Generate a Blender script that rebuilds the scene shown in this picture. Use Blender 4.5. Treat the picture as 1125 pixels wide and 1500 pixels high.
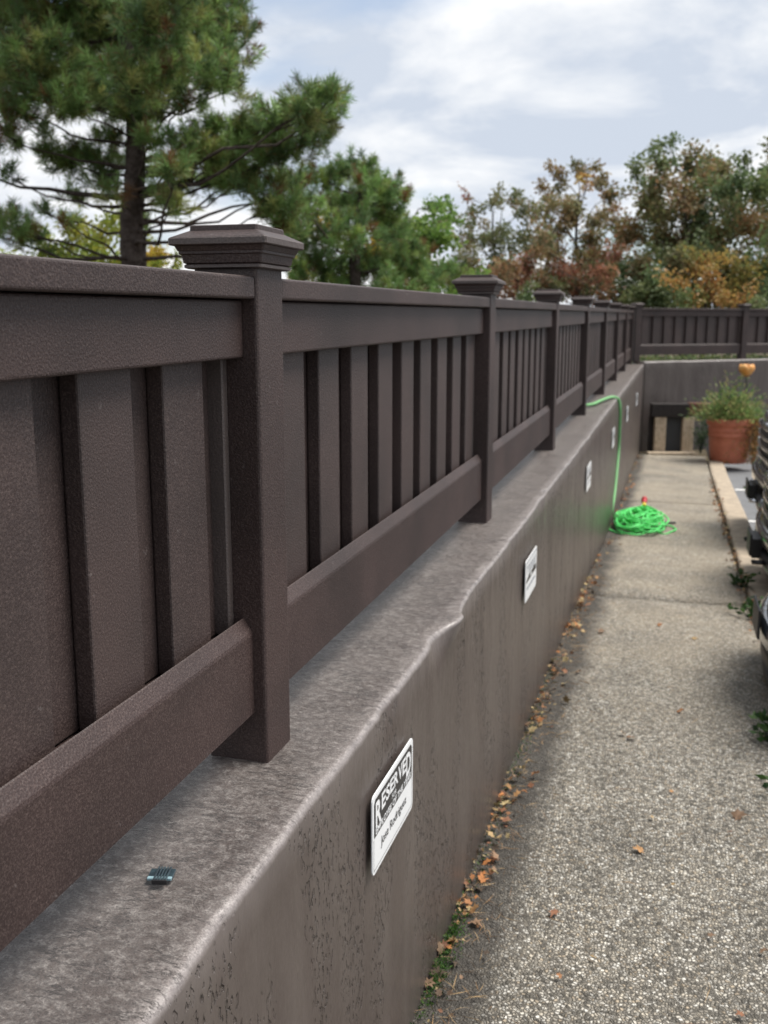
import bpy, bmesh, math, random
import numpy as np
from mathutils import Vector, Matrix, noise

for o in list(bpy.data.objects): bpy.data.objects.remove(o)
S = bpy.context.scene
COL = S.collection
R = math.radians
random.seed(7)
RNG = np.random.default_rng(7)

# ------------------------------------------------------------------ camera
EYE, PITCH, YAW, FPX = 1.885, 0.1873, 0.2796, 1466.0
cd = bpy.data.cameras.new('camera'); cam = bpy.data.objects.new('camera', cd); COL.objects.link(cam)
cam.location = (0, 0, EYE); cam.rotation_euler = (math.pi/2 - PITCH, 0, YAW)
cd.sensor_fit = 'HORIZONTAL'; cd.sensor_width = 36; cd.lens = 36*FPX/1125
cd.clip_start = .05; cd.clip_end = 2000
cd.dof.use_dof = True; cd.dof.focus_distance = 1.6; cd.dof.aperture_fstop = 9.0; cd.dof.aperture_blades = 0
S.camera = cam

# ------------------------------------------------------------------ sky, sun, exposure
SUN_EL, SUN_AZ = 62, 62            # azimuth measured from +Y towards +X
w = bpy.data.worlds.new('World'); S.world = w; w.use_nodes = True
nt = w.node_tree; nt.nodes.clear()
def N(t, typ, **k):
    n = t.nodes.new(typ)
    for a, b in k.items(): setattr(n, a, b)
    return n
out = N(nt, 'ShaderNodeOutputWorld'); bg = N(nt, 'ShaderNodeBackground')
sky = N(nt, 'ShaderNodeTexSky', sky_type='NISHITA', sun_disc=False)
sky.sun_elevation = R(SUN_EL); sky.sun_rotation = R(SUN_AZ); sky.altitude = 100; sky.dust_density = 1.5
tc = N(nt, 'ShaderNodeTexCoord'); sep = N(nt, 'ShaderNodeSeparateXYZ'); nt.links.new(tc.outputs['Generated'], sep.inputs[0])
zc = N(nt, 'ShaderNodeMath', operation='MAXIMUM'); nt.links.new(sep.outputs[2], zc.inputs[0]); zc.inputs[1].default_value = 0
za = N(nt, 'ShaderNodeMath', operation='ADD'); nt.links.new(zc.outputs[0], za.inputs[0]); za.inputs[1].default_value = .24
dx = N(nt, 'ShaderNodeMath', operation='DIVIDE'); nt.links.new(sep.outputs[0], dx.inputs[0]); nt.links.new(za.outputs[0], dx.inputs[1])
dy = N(nt, 'ShaderNodeMath', operation='DIVIDE'); nt.links.new(sep.outputs[1], dy.inputs[0]); nt.links.new(za.outputs[0], dy.inputs[1])
cb = N(nt, 'ShaderNodeCombineXYZ'); nt.links.new(dx.outputs[0], cb.inputs[0]); nt.links.new(dy.outputs[0], cb.inputs[1])
n1 = N(nt, 'ShaderNodeTexNoise'); n1.inputs['Scale'].default_value = 1.2; n1.inputs['Detail'].default_value = 7; n1.inputs['Roughness'].default_value = .52; n1.inputs['Distortion'].default_value = .25
n2 = N(nt, 'ShaderNodeTexNoise'); n2.inputs['Scale'].default_value = 1.7; n2.inputs['Detail'].default_value = 8; n2.inputs['Roughness'].default_value = .56; n2.inputs['Distortion'].default_value = .3
mp = N(nt, 'ShaderNodeMapping'); mp.inputs['Location'].default_value = (3.3, 1.7, 0); mp.inputs['Rotation'].default_value = (0, 0, .5); mp.inputs['Scale'].default_value = (.7, 1.2, 1)
nt.links.new(cb.outputs[0], mp.inputs[0]); nt.links.new(mp.outputs[0], n1.inputs['Vector'])
mp2 = N(nt, 'ShaderNodeMapping'); mp2.inputs['Location'].default_value = (8.1, 4.4, 2); mp2.inputs['Scale'].default_value = (.9, 1.05, 1)
nt.links.new(cb.outputs[0], mp2.inputs[0]); nt.links.new(mp2.outputs[0], n2.inputs['Vector'])
cov = N(nt, 'ShaderNodeValToRGB'); nt.links.new(n1.outputs[0], cov.inputs[0])
cov.color_ramp.elements[0].position = .32; cov.color_ramp.elements[1].position = .46
cov.color_ramp.elements[0].color = (.12, .12, .12, 1)
cc = N(nt, 'ShaderNodeValToRGB'); nt.links.new(n2.outputs[0], cc.inputs[0])
cc.color_ramp.elements[0].position = .42; cc.color_ramp.elements[0].color = (.47, .52, .60, 1)
cc.color_ramp.elements[1].position = .585; cc.color_ramp.elements[1].color = (.77, .775, .78, 1)
sm = N(nt, 'ShaderNodeMix', data_type='RGBA', blend_type='MULTIPLY'); sm.inputs[0].default_value = 1
nt.links.new(sky.outputs[0], sm.inputs[6]); sm.inputs[7].default_value = (.12, .12, .12, 1)
mx = N(nt, 'ShaderNodeMix', data_type='RGBA'); nt.links.new(cov.outputs[0], mx.inputs[0]); nt.links.new(sm.outputs[2], mx.inputs[6]); nt.links.new(cc.outputs[0], mx.inputs[7])
nt.links.new(mx.outputs[2], bg.inputs[0]); bg.inputs[1].default_value = 1.0; nt.links.new(bg.outputs[0], out.inputs[0])

sl_ = bpy.data.lights.new('sun', 'SUN'); sl_.energy = 4.0; sl_.angle = R(30); sl_.color = (1, .95, .88)
sun = bpy.data.objects.new('sun', sl_); COL.objects.link(sun)
sd = Vector((math.sin(R(SUN_AZ))*math.cos(R(SUN_EL)), math.cos(R(SUN_AZ))*math.cos(R(SUN_EL)), math.sin(R(SUN_EL))))
sun.rotation_euler = sd.to_track_quat('Z', 'Y').to_euler()
S.view_settings.view_transform = 'Standard'; S.view_settings.look = 'None'; S.view_settings.exposure = 0.45; S.view_settings.gamma = 1
S.render.engine = 'CYCLES'

# ------------------------------------------------------------------ helpers
def tag(o, label=None, cat=None, group=None, kind=None):
    if label: o['label'] = label
    if cat: o['category'] = cat
    if group: o['group'] = group
    if kind: o['kind'] = kind
    return o
def link(name, me, mat=None, parent=None, loc=(0, 0, 0), rz=0):
    o = bpy.data.objects.new(name, me); COL.objects.link(o)
    if mat is not None and me is not None and len(me.materials) == 0: me.materials.append(mat)
    o.location = loc; o.rotation_euler = (0, 0, rz)
    if parent is not None: o.parent = parent
    return o
def empty(name, loc=(0, 0, 0), rz=0):
    o = bpy.data.objects.new(name, None); COL.objects.link(o); o.location = loc; o.rotation_euler = (0, 0, rz)
    o.empty_display_size = .1
    return o
def mesh(name, v, f, smooth=False):
    me = bpy.data.meshes.new(name); me.from_pydata([tuple(p) for p in v], [], f); me.update()
    if smooth: me.polygons.foreach_set('use_smooth', [True]*len(me.polygons))
    return me
def from_bm(name, bm, smooth=False):
    bmesh.ops.recalc_face_normals(bm, faces=bm.faces)
    me = bpy.data.meshes.new(name); bm.to_mesh(me); bm.free()
    if smooth: me.polygons.foreach_set('use_smooth', [True]*len(me.polygons))
    return me
def bm_box(bm, x0, x1, y0, y1, z0, z1, bev=0, seg=2):
    t = bmesh.new()
    bmesh.ops.create_cube(t, size=1)
    for v in t.verts:
        v.co = Vector(((x0+x1)/2 + v.co.x*(x1-x0), (y0+y1)/2 + v.co.y*(y1-y0), (z0+z1)/2 + v.co.z*(z1-z0)))
    if bev: bmesh.ops.bevel(t, geom=list(t.edges), offset=bev, segments=seg, affect='EDGES', profile=.5)
    m = bpy.data.meshes.new('t'); t.to_mesh(m); t.free(); bm.from_mesh(m); bpy.data.meshes.remove(m)
    return bm
def box(name, x0, x1, y0, y1, z0, z1, bev=.004, seg=2):
    return from_bm(name, bm_box(bmesh.new(), x0, x1, y0, y1, z0, z1, bev, seg))
def tube(pts, rad, sides=6, cap=True):
    pts = [Vector(p) for p in pts]; n = len(pts); V = []; F = []
    up = Vector((0, 0, 1)); prev = None
    for i, p in enumerate(pts):
        d = (pts[min(i+1, n-1)] - pts[max(i-1, 0)])
        d = d.normalized() if d.length > 1e-9 else Vector((0, 0, 1))
        if prev is None:
            a = d.cross(up if abs(d.z) < .95 else Vector((1, 0, 0))).normalized()
        else:
            a = (prev - d*prev.dot(d)); a = a.normalized() if a.length > 1e-6 else d.orthogonal().normalized()
        prev = a; b = d.cross(a); r = rad[i] if hasattr(rad, '__len__') else rad
        for k in range(sides):
            t = 2*math.pi*k/sides; V.append(p + (a*math.cos(t) + b*math.sin(t))*r)
    for i in range(n-1):
        for k in range(sides):
            k2 = (k+1) % sides; F.append((i*sides+k, i*sides+k2, (i+1)*sides+k2, (i+1)*sides+k))
    if cap: F.append(tuple(reversed(range(sides)))); F.append(tuple((n-1)*sides+k for k in range(sides)))
    return V, F
class MB:
    def __init__(s): s.v = []; s.f = []
    def add(s, vf):
        b = len(s.v); s.v += list(vf[0]); s.f += [tuple(i+b for i in q) for q in vf[1]]; return s
    def me(s, name, smooth=False): return mesh(name, s.v, s.f, smooth)
def lathe(prof, n=32):
    V = []; F = []
    for r, z in prof:
        for k in range(n): t = 2*math.pi*k/n; V.append((r*math.cos(t), r*math.sin(t), z))
    for i in range(len(prof)-1):
        for k in range(n):
            k2 = (k+1) % n; F.append((i*n+k, i*n+k2, (i+1)*n+k2, (i+1)*n+k))
    return V, F
def quads_mesh(name, P, C):
    """P: (n,4,3) leaf quads; C: (n,3) leaf colours -> one mesh with a leaf-colour attribute"""
    n = len(P); me = bpy.data.meshes.new(name)
    me.vertices.add(n*4); me.vertices.foreach_set('co', P.reshape(-1).astype(np.float32))
    me.loops.add(n*4); me.loops.foreach_set('vertex_index', np.arange(n*4, dtype=np.int32))
    me.polygons.add(n); me.polygons.foreach_set('loop_start', np.arange(0, n*4, 4, dtype=np.int32))
    me.update(calc_edges=True)
    ca = me.color_attributes.new('leafcol', 'FLOAT_COLOR', 'POINT')
    cc_ = np.ones((n, 4, 4), np.float32); cc_[:, :, :3] = C[:, None, :]
    ca.data.foreach_set('color', cc_.reshape(-1)); return me
def unit(a): return a/np.maximum(np.linalg.norm(a, axis=-1, keepdims=True), 1e-9)
def leaf_quads(c, L, W, dirs=None, droop=0.):
    n = len(c)
    d = unit(RNG.normal(size=(n, 3))) if dirs is None else unit(dirs)
    d[:, 2] -= droop; d = unit(d)
    s = unit(np.cross(d, RNG.normal(size=(n, 3)))); nn = np.cross(d, s)
    L = np.asarray(L).reshape(-1, 1); W = np.asarray(W).reshape(-1, 1)
    P = np.stack([c, c + d*L*.5 + s*W*.5 + nn*L*.08, c + d*L, c + d*L*.5 - s*W*.5 + nn*L*.08], 1)
    return P
def pick(cols, n, jit=.18, wts=None):
    cols = np.array(cols); i = RNG.choice(len(cols), n, p=None if wts is None else np.array(wts)/np.sum(wts))
    return np.clip(cols[i]*(1 + RNG.normal(0, jit, (n, 1))), .004, .9)
# point seen at a photograph position, at true distance Y along the wall direction
_F = Vector((-math.sin(YAW)*math.cos(PITCH), math.cos(YAW)*math.cos(PITCH), -math.sin(PITCH)))
_R = Vector((math.cos(YAW), math.sin(YAW), 0)); _U = _R.cross(_F)
def spot(px, py, Y):
    d = _F*FPX + _R*(px-562.5) - _U*(py-750); return Vector((0, 0, EYE)) + d*(Y/d.y)

# ------------------------------------------------------------------ materials
def mat(name, col, rough=.5, spec=.5, metal=0, var=None, bump=None, coat=0, trans=0, alpha=None):
    m = bpy.data.materials.new(name); m.use_nodes = True; t = m.node_tree
    b = t.nodes['Principled BSDF']; b.inputs['Base Color'].default_value = (*col, 1); b.inputs['Roughness'].default_value = rough
    b.inputs['Specular IOR Level'].default_value = spec; b.inputs['Metallic'].default_value = metal
    b.inputs['Coat Weight'].default_value = coat
    if trans: b.inputs['Transmission Weight'].default_value = trans
    tcn = N(t, 'ShaderNodeTexCoord')
    if var:
        sc, col2, lo, hi = var
        nz = N(t, 'ShaderNodeTexNoise'); nz.inputs['Scale'].default_value = sc; nz.inputs['Detail'].default_value = 6; nz.inputs['Roughness'].default_value = .65
        t.links.new(tcn.outputs['Object'], nz.inputs['Vector'])
        rp = N(t, 'ShaderNodeValToRGB'); t.links.new(nz.outputs[0], rp.inputs[0])
        rp.color_ramp.elements[0].position = lo; rp.color_ramp.elements[1].position = hi
        rp.color_ramp.elements[0].color = (*col, 1); rp.color_ramp.elements[1].color = (*col2, 1)
        t.links.new(rp.outputs[0], b.inputs['Base Color'])
    if bump:
        sc, st, dist = bump
        nz = N(t, 'ShaderNodeTexNoise'); nz.inputs['Scale'].default_value = sc; nz.inputs['Detail'].default_value = 5
        t.links.new(tcn.outputs['Object'], nz.inputs['Vector'])
        bp = N(t, 'ShaderNodeBump'); bp.inputs['Strength'].default_value = st; bp.inputs['Distance'].default_value = dist
        t.links.new(nz.outputs[0], bp.inputs['Height']); t.links.new(bp.outputs[0], b.inputs['Normal'])
    return m
def leaf_mat(name, rough=.55, tr=.3):
    m = bpy.data.materials.new(name); m.use_nodes = True; t = m.node_tree; b = t.nodes['Principled BSDF']
    a = N(t, 'ShaderNodeAttribute', attribute_name='leafcol'); t.links.new(a.outputs['Color'], b.inputs['Base Color'])
    b.inputs['Roughness'].default_value = rough; b.inputs['Specular IOR Level'].default_value = .35
    tl = N(t, 'ShaderNodeBsdfTranslucent'); t.links.new(a.outputs['Color'], tl.inputs[0])
    ms = N(t, 'ShaderNodeMixShader'); ms.inputs[0].default_value = tr
    t.links.new(b.outputs[0], ms.inputs[1]); t.links.new(tl.outputs[0], ms.inputs[2])
    t.links.new(ms.outputs[0], t.nodes['Material Output'].inputs[0]); return m
def fence_mat(name, base, light):
    """brown wood-plastic composite: speckled, slightly streaked, pebbly skin, scuffs"""
    m = bpy.data.materials.new(name); m.use_nodes = True; t = m.node_tree; b = t.nodes['Principled BSDF']
    g = N(t, 'ShaderNodeNewGeometry'); pos = g.outputs['Position']
    sp = N(t, 'ShaderNodeTexNoise'); sp.inputs['Scale'].default_value = 330; sp.inputs['Detail'].default_value = 2; t.links.new(pos, sp.inputs['Vector'])
    r1 = N(t, 'ShaderNodeValToRGB'); t.links.new(sp.outputs[0], r1.inputs[0])
    r1.color_ramp.elements[0].position = .46; r1.color_ramp.elements[1].position = .80
    r1.color_ramp.elements[0].color = (*base, 1); r1.color_ramp.elements[1].color = (*light, 1)
    lg = N(t, 'ShaderNodeTexNoise'); lg.inputs['Scale'].default_value = 3.5; lg.inputs['Detail'].default_value = 5; t.links.new(pos, lg.inputs['Vector'])
    mr = N(t, 'ShaderNodeMapRange'); t.links.new(lg.outputs[0], mr.inputs[0]); mr.inputs[1].default_value = .3; mr.inputs[2].default_value = .7; mr.inputs[3].default_value = .70; mr.inputs[4].default_value = 1.28
    mu = N(t, 'ShaderNodeMix', data_type='RGBA', blend_type='MULTIPLY'); mu.inputs[0].default_value = 1
    t.links.new(r1.outputs[0], mu.inputs[6]); t.links.new(mr.outputs[0], mu.inputs[7])
    # pale scuffs
    sc = N(t, 'ShaderNodeTexNoise'); sc.inputs['Scale'].default_value = 26; sc.inputs['Detail'].default_value = 8; sc.inputs['Roughness'].default_value = .75; t.links.new(pos, sc.inputs['Vector'])
    r2 = N(t, 'ShaderNodeValToRGB'); t.links.new(sc.outputs[0], r2.inputs[0]); r2.color_ramp.elements[0].position = .635; r2.color_ramp.elements[1].position = .73
    mm = N(t, 'ShaderNodeMix', data_type='RGBA'); t.links.new(r2.outputs[0], mm.inputs[0]); t.links.new(mu.outputs[2], mm.inputs[6]); mm.inputs[7].default_value = (.15, .13, .125, 1)
    # worn pale arrises
    pt = g.outputs['Pointiness']; r3 = N(t, 'ShaderNodeMapRange'); t.links.new(pt, r3.inputs[0]); r3.inputs[1].default_value = .56; r3.inputs[2].default_value = .66; r3.inputs[4].default_value = .4
    m3 = N(t, 'ShaderNodeMix', data_type='RGBA'); t.links.new(r3.outputs[0], m3.inputs[0]); t.links.new(mm.outputs[2], m3.inputs[6]); m3.inputs[7].default_value = (.2, .18, .17, 1)
    t.links.new(m3.outputs[2], b.inputs['Base Color'])
    b.inputs['Roughness'].default_value = .52; b.inputs['Specular IOR Level'].default_value = .45
    bn = N(t, 'ShaderNodeTexNoise'); bn.inputs['Scale'].default_value = 230; bn.inputs['Detail'].default_value = 2.5; t.links.new(pos, bn.inputs['Vector'])
    bp = N(t, 'ShaderNodeBump'); bp.inputs['Strength'].default_value = .5; bp.inputs['Distance'].default_value = .0026
    t.links.new(bn.outputs[0], bp.inputs['Height']); t.links.new(bp.outputs[0], b.inputs['Normal'])
    return m
def wall_mat():
    m = bpy.data.materials.new('brown_masonry_paint'); m.use_nodes = True; t = m.node_tree; b = t.nodes['Principled BSDF']
    g = N(t, 'ShaderNodeNewGeometry'); pos = g.outputs['Position']
    lg = N(t, 'ShaderNodeTexNoise'); lg.inputs['Scale'].default_value = 2.2; lg.inputs['Detail'].default_value = 7; lg.inputs['Roughness'].default_value = .6
    st = N(t, 'ShaderNodeMapping'); st.inputs['Scale'].default_value = (2.5, 2.5, .35); t.links.new(pos, st.inputs[0]); t.links.new(st.outputs[0], lg.inputs['Vector'])
    r1 = N(t, 'ShaderNodeValToRGB'); t.links.new(lg.outputs[0], r1.inputs[0])
    e = r1.color_ramp.elements; e[0].position = .34; e[1].position = .68; e[0].color = (.064, .049, .044, 1); e[1].color = (.098, .081, .073, 1)
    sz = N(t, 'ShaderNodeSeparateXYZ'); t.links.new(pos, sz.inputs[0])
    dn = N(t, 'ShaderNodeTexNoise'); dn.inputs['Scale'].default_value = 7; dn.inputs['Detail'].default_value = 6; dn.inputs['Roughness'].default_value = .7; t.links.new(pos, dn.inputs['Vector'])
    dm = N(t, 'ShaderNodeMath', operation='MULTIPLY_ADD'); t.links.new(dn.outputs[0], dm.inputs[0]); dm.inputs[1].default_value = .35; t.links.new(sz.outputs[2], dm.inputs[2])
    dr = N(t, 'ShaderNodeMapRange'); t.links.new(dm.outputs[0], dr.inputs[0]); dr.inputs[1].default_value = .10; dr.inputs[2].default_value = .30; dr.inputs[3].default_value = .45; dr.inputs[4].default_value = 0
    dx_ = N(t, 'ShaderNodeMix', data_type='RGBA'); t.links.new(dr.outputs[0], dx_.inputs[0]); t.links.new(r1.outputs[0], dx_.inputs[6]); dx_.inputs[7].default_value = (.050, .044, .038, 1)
    # pale speckle on the top: sky sheen of the glossy paint put into the colour
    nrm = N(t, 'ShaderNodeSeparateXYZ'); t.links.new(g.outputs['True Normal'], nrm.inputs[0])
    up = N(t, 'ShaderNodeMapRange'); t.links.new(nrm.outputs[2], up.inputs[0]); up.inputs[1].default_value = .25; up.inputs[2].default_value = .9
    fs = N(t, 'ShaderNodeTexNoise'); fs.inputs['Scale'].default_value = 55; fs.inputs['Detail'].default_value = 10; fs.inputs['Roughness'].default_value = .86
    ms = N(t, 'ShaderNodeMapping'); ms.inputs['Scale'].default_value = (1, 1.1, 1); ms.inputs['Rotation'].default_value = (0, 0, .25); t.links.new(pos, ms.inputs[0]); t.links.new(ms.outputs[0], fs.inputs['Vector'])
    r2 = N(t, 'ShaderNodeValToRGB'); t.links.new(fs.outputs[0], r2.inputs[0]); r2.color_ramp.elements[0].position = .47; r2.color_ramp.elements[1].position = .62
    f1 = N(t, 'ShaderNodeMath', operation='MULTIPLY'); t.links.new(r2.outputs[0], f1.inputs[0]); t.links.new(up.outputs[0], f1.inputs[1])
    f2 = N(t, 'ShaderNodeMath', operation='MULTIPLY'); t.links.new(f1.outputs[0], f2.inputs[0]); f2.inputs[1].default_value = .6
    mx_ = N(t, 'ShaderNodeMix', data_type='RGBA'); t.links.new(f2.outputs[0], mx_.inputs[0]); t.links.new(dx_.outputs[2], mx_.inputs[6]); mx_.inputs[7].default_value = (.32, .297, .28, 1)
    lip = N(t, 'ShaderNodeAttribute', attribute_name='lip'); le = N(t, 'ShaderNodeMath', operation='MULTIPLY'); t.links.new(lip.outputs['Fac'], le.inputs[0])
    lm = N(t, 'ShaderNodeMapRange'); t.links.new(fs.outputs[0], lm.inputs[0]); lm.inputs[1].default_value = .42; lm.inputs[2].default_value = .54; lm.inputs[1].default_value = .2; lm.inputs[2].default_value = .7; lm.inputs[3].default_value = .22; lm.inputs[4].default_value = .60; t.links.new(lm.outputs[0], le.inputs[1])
    lip_glint = N(t, 'ShaderNodeMix', data_type='RGBA'); t.links.new(le.outputs[0], lip_glint.inputs[0]); t.links.new(mx_.outputs[2], lip_glint.inputs[6]); lip_glint.inputs[7].default_value = (.34, .315, .31, 1)  # pale band along the arris: glossy edge highlight painted into the colour
    # dark hairline cracks and flaked spots in the paint of the top
    km = N(t, 'ShaderNodeMapping'); km.inputs['Scale'].default_value = (.45, 1.5, 1); km.inputs['Rotation'].default_value = (0, 0, .15); t.links.new(pos, km.inputs[0])
    kn = N(t, 'ShaderNodeTexNoise'); kn.inputs['Scale'].default_value = 17; kn.inputs['Detail'].default_value = 9; kn.inputs['Roughness'].default_value = .7; t.links.new(km.outputs[0], kn.inputs['Vector'])
    k1 = N(t, 'ShaderNodeMath', operation='SUBTRACT'); t.links.new(kn.outputs[0], k1.inputs[0]); k1.inputs[1].default_value = .5
    k2 = N(t, 'ShaderNodeMath', operation='ABSOLUTE'); t.links.new(k1.outputs[0], k2.inputs[0])
    k3 = N(t, 'ShaderNodeMapRange'); t.links.new(k2.outputs[0], k3.inputs[0]); k3.inputs[1].default_value = .006; k3.inputs[2].default_value = .022; k3.inputs[3].default_value = 1; k3.inputs[4].default_value = 0
    kz = N(t, 'ShaderNodeTexNoise'); kz.inputs['Scale'].default_value = 9; kz.inputs['Detail'].default_value = 3; t.links.new(pos, kz.inputs['Vector'])
    k4 = N(t, 'ShaderNodeMapRange'); t.links.new(kz.outputs[0], k4.inputs[0]); k4.inputs[1].default_value = .46; k4.inputs[2].default_value = .58
    k5 = N(t, 'ShaderNodeMath', operation='MULTIPLY'); t.links.new(k3.outputs[0], k5.inputs[0]); t.links.new(k4.outputs[0], k5.inputs[1])
    k6 = N(t, 'ShaderNodeMath', operation='MULTIPLY'); t.links.new(k5.outputs[0], k6.inputs[0]); t.links.new(up.outputs[0], k6.inputs[1])
    mk = N(t, 'ShaderNodeMix', data_type='RGBA'); t.links.new(k6.outputs[0], mk.inputs[0]); t.links.new(lip_glint.outputs[2], mk.inputs[6]); mk.inputs[7].default_value = (.035, .028, .026, 1)
    # fine gritty speckle
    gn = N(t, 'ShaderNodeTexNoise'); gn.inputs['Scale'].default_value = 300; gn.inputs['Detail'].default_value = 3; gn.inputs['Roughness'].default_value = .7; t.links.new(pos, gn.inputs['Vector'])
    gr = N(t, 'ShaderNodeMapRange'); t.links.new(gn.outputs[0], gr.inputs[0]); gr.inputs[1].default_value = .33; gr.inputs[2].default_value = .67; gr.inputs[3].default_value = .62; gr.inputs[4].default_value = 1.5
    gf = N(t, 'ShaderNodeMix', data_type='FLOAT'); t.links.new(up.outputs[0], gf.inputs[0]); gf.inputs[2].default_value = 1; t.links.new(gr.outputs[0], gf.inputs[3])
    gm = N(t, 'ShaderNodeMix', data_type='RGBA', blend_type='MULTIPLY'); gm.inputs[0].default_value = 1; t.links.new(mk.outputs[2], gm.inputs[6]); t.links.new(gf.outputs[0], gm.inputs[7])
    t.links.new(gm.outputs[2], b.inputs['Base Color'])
    rr = N(t, 'ShaderNodeMapRange'); t.links.new(fs.outputs[0], rr.inputs[0]); rr.inputs[1].default_value = .3; rr.inputs[2].default_value = .7; rr.inputs[3].default_value = .26; rr.inputs[4].default_value = .46
    t.links.new(rr.outputs[0], b.inputs['Roughness']); b.inputs['Specular IOR Level'].default_value = .55
    # relief: vertical pits and drips on the face, brushy ripples on the top
    pm = N(t, 'ShaderNodeMapping'); pm.inputs['Scale'].default_value = (1, 1, .5); t.links.new(pos, pm.inputs[0])
    pn = N(t, 'ShaderNodeTexNoise'); pn.inputs['Scale'].default_value = 80; pn.inputs['Detail'].default_value = 3; pn.inputs['Roughness'].default_value = .5; t.links.new(pm.outputs[0], pn.inputs['Vector'])
    pr = N(t, 'ShaderNodeMapRange'); t.links.new(pn.outputs[0], pr.inputs[0]); pr.inputs[1].default_value = .56; pr.inputs[2].default_value = .63; pr.inputs[3].default_value = 1; pr.inputs[4].default_value = 0
    zone = N(t, 'ShaderNodeTexNoise'); zone.inputs['Scale'].default_value = 3.1; zone.inputs['Detail'].default_value = 3
    zm = N(t, 'ShaderNodeMapping'); zm.inputs['Scale'].default_value = (1, 1.6, .5); t.links.new(pos, zm.inputs[0]); t.links.new(zm.outputs[0], zone.inputs['Vector'])
    zr = N(t, 'ShaderNodeMapRange'); t.links.new(zone.outputs[0], zr.inputs[0]); zr.inputs[1].default_value = .50; zr.inputs[2].default_value = .58
    one = N(t, 'ShaderNodeMix', data_type='FLOAT'); t.links.new(zr.outputs[0], one.inputs[0]); one.inputs[2].default_value = 1; t.links.new(pr.outputs[0], one.inputs[3])
    tp = N(t, 'ShaderNodeMix', data_type='FLOAT'); t.links.new(up.outputs[0], tp.inputs[0]); t.links.new(one.outputs[0], tp.inputs[2])
    tm = N(t, 'ShaderNodeMapping'); tm.inputs['Scale'].default_value = (.5, 1.3, 1); tm.inputs['Rotation'].default_value = (0, 0, .2); t.links.new(pos, tm.inputs[0])
    tn = N(t, 'ShaderNodeTexNoise'); tn.inputs['Scale'].default_value = 40; tn.inputs['Detail'].default_value = 6; tn.inputs['Roughness'].default_value = .68; tn.inputs['Distortion'].default_value = .6; t.links.new(tm.outputs[0], tn.inputs['Vector'])
    ta = N(t, 'ShaderNodeMapRange'); t.links.new(tn.outputs[0], ta.inputs[0]); ta.inputs[1].default_value = .36; ta.inputs[2].default_value = .50; ta.inputs[3].default_value = .42; ta.inputs[4].default_value = .58
    tb_ = N(t, 'ShaderNodeMath', operation='MULTIPLY_ADD'); t.links.new(fs.outputs[0], tb_.inputs[0]); tb_.inputs[1].default_value = .28; t.links.new(ta.outputs[0], tb_.inputs[2])
    tg = N(t, 'ShaderNodeMath', operation='MULTIPLY_ADD'); t.links.new(gn.outputs[0], tg.inputs[0]); tg.inputs[1].default_value = .30; t.links.new(tb_.outputs[0], tg.inputs[2])
    t.links.new(tg.outputs[0], tp.inputs[3])
    li = N(t, 'ShaderNodeMath', operation='SUBTRACT'); li.inputs[0].default_value = 1; t.links.new(lip.outputs['Fac'], li.inputs[1]); li.use_clamp = True
    bp = N(t, 'ShaderNodeBump'); t.links.new(li.outputs[0], bp.inputs['Strength']); bp.inputs['Distance'].default_value = .012
    t.links.new(tp.outputs[0], bp.inputs['Height'])
    b2 = N(t, 'ShaderNodeTexNoise'); b2.inputs['Scale'].default_value = 14; b2.inputs['Detail'].default_value = 4; t.links.new(pm.outputs[0], b2.inputs['Vector'])
    bq = N(t, 'ShaderNodeBump'); bq.inputs['Strength'].default_value = .5; bq.inputs['Distance'].default_value = .012; t.links.new(b2.outputs[0], bq.inputs['Height']); t.links.new(bp.outputs[0], bq.inputs['Normal'])
    t.links.new(bq.outputs[0], b.inputs['Normal']); return m
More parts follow.
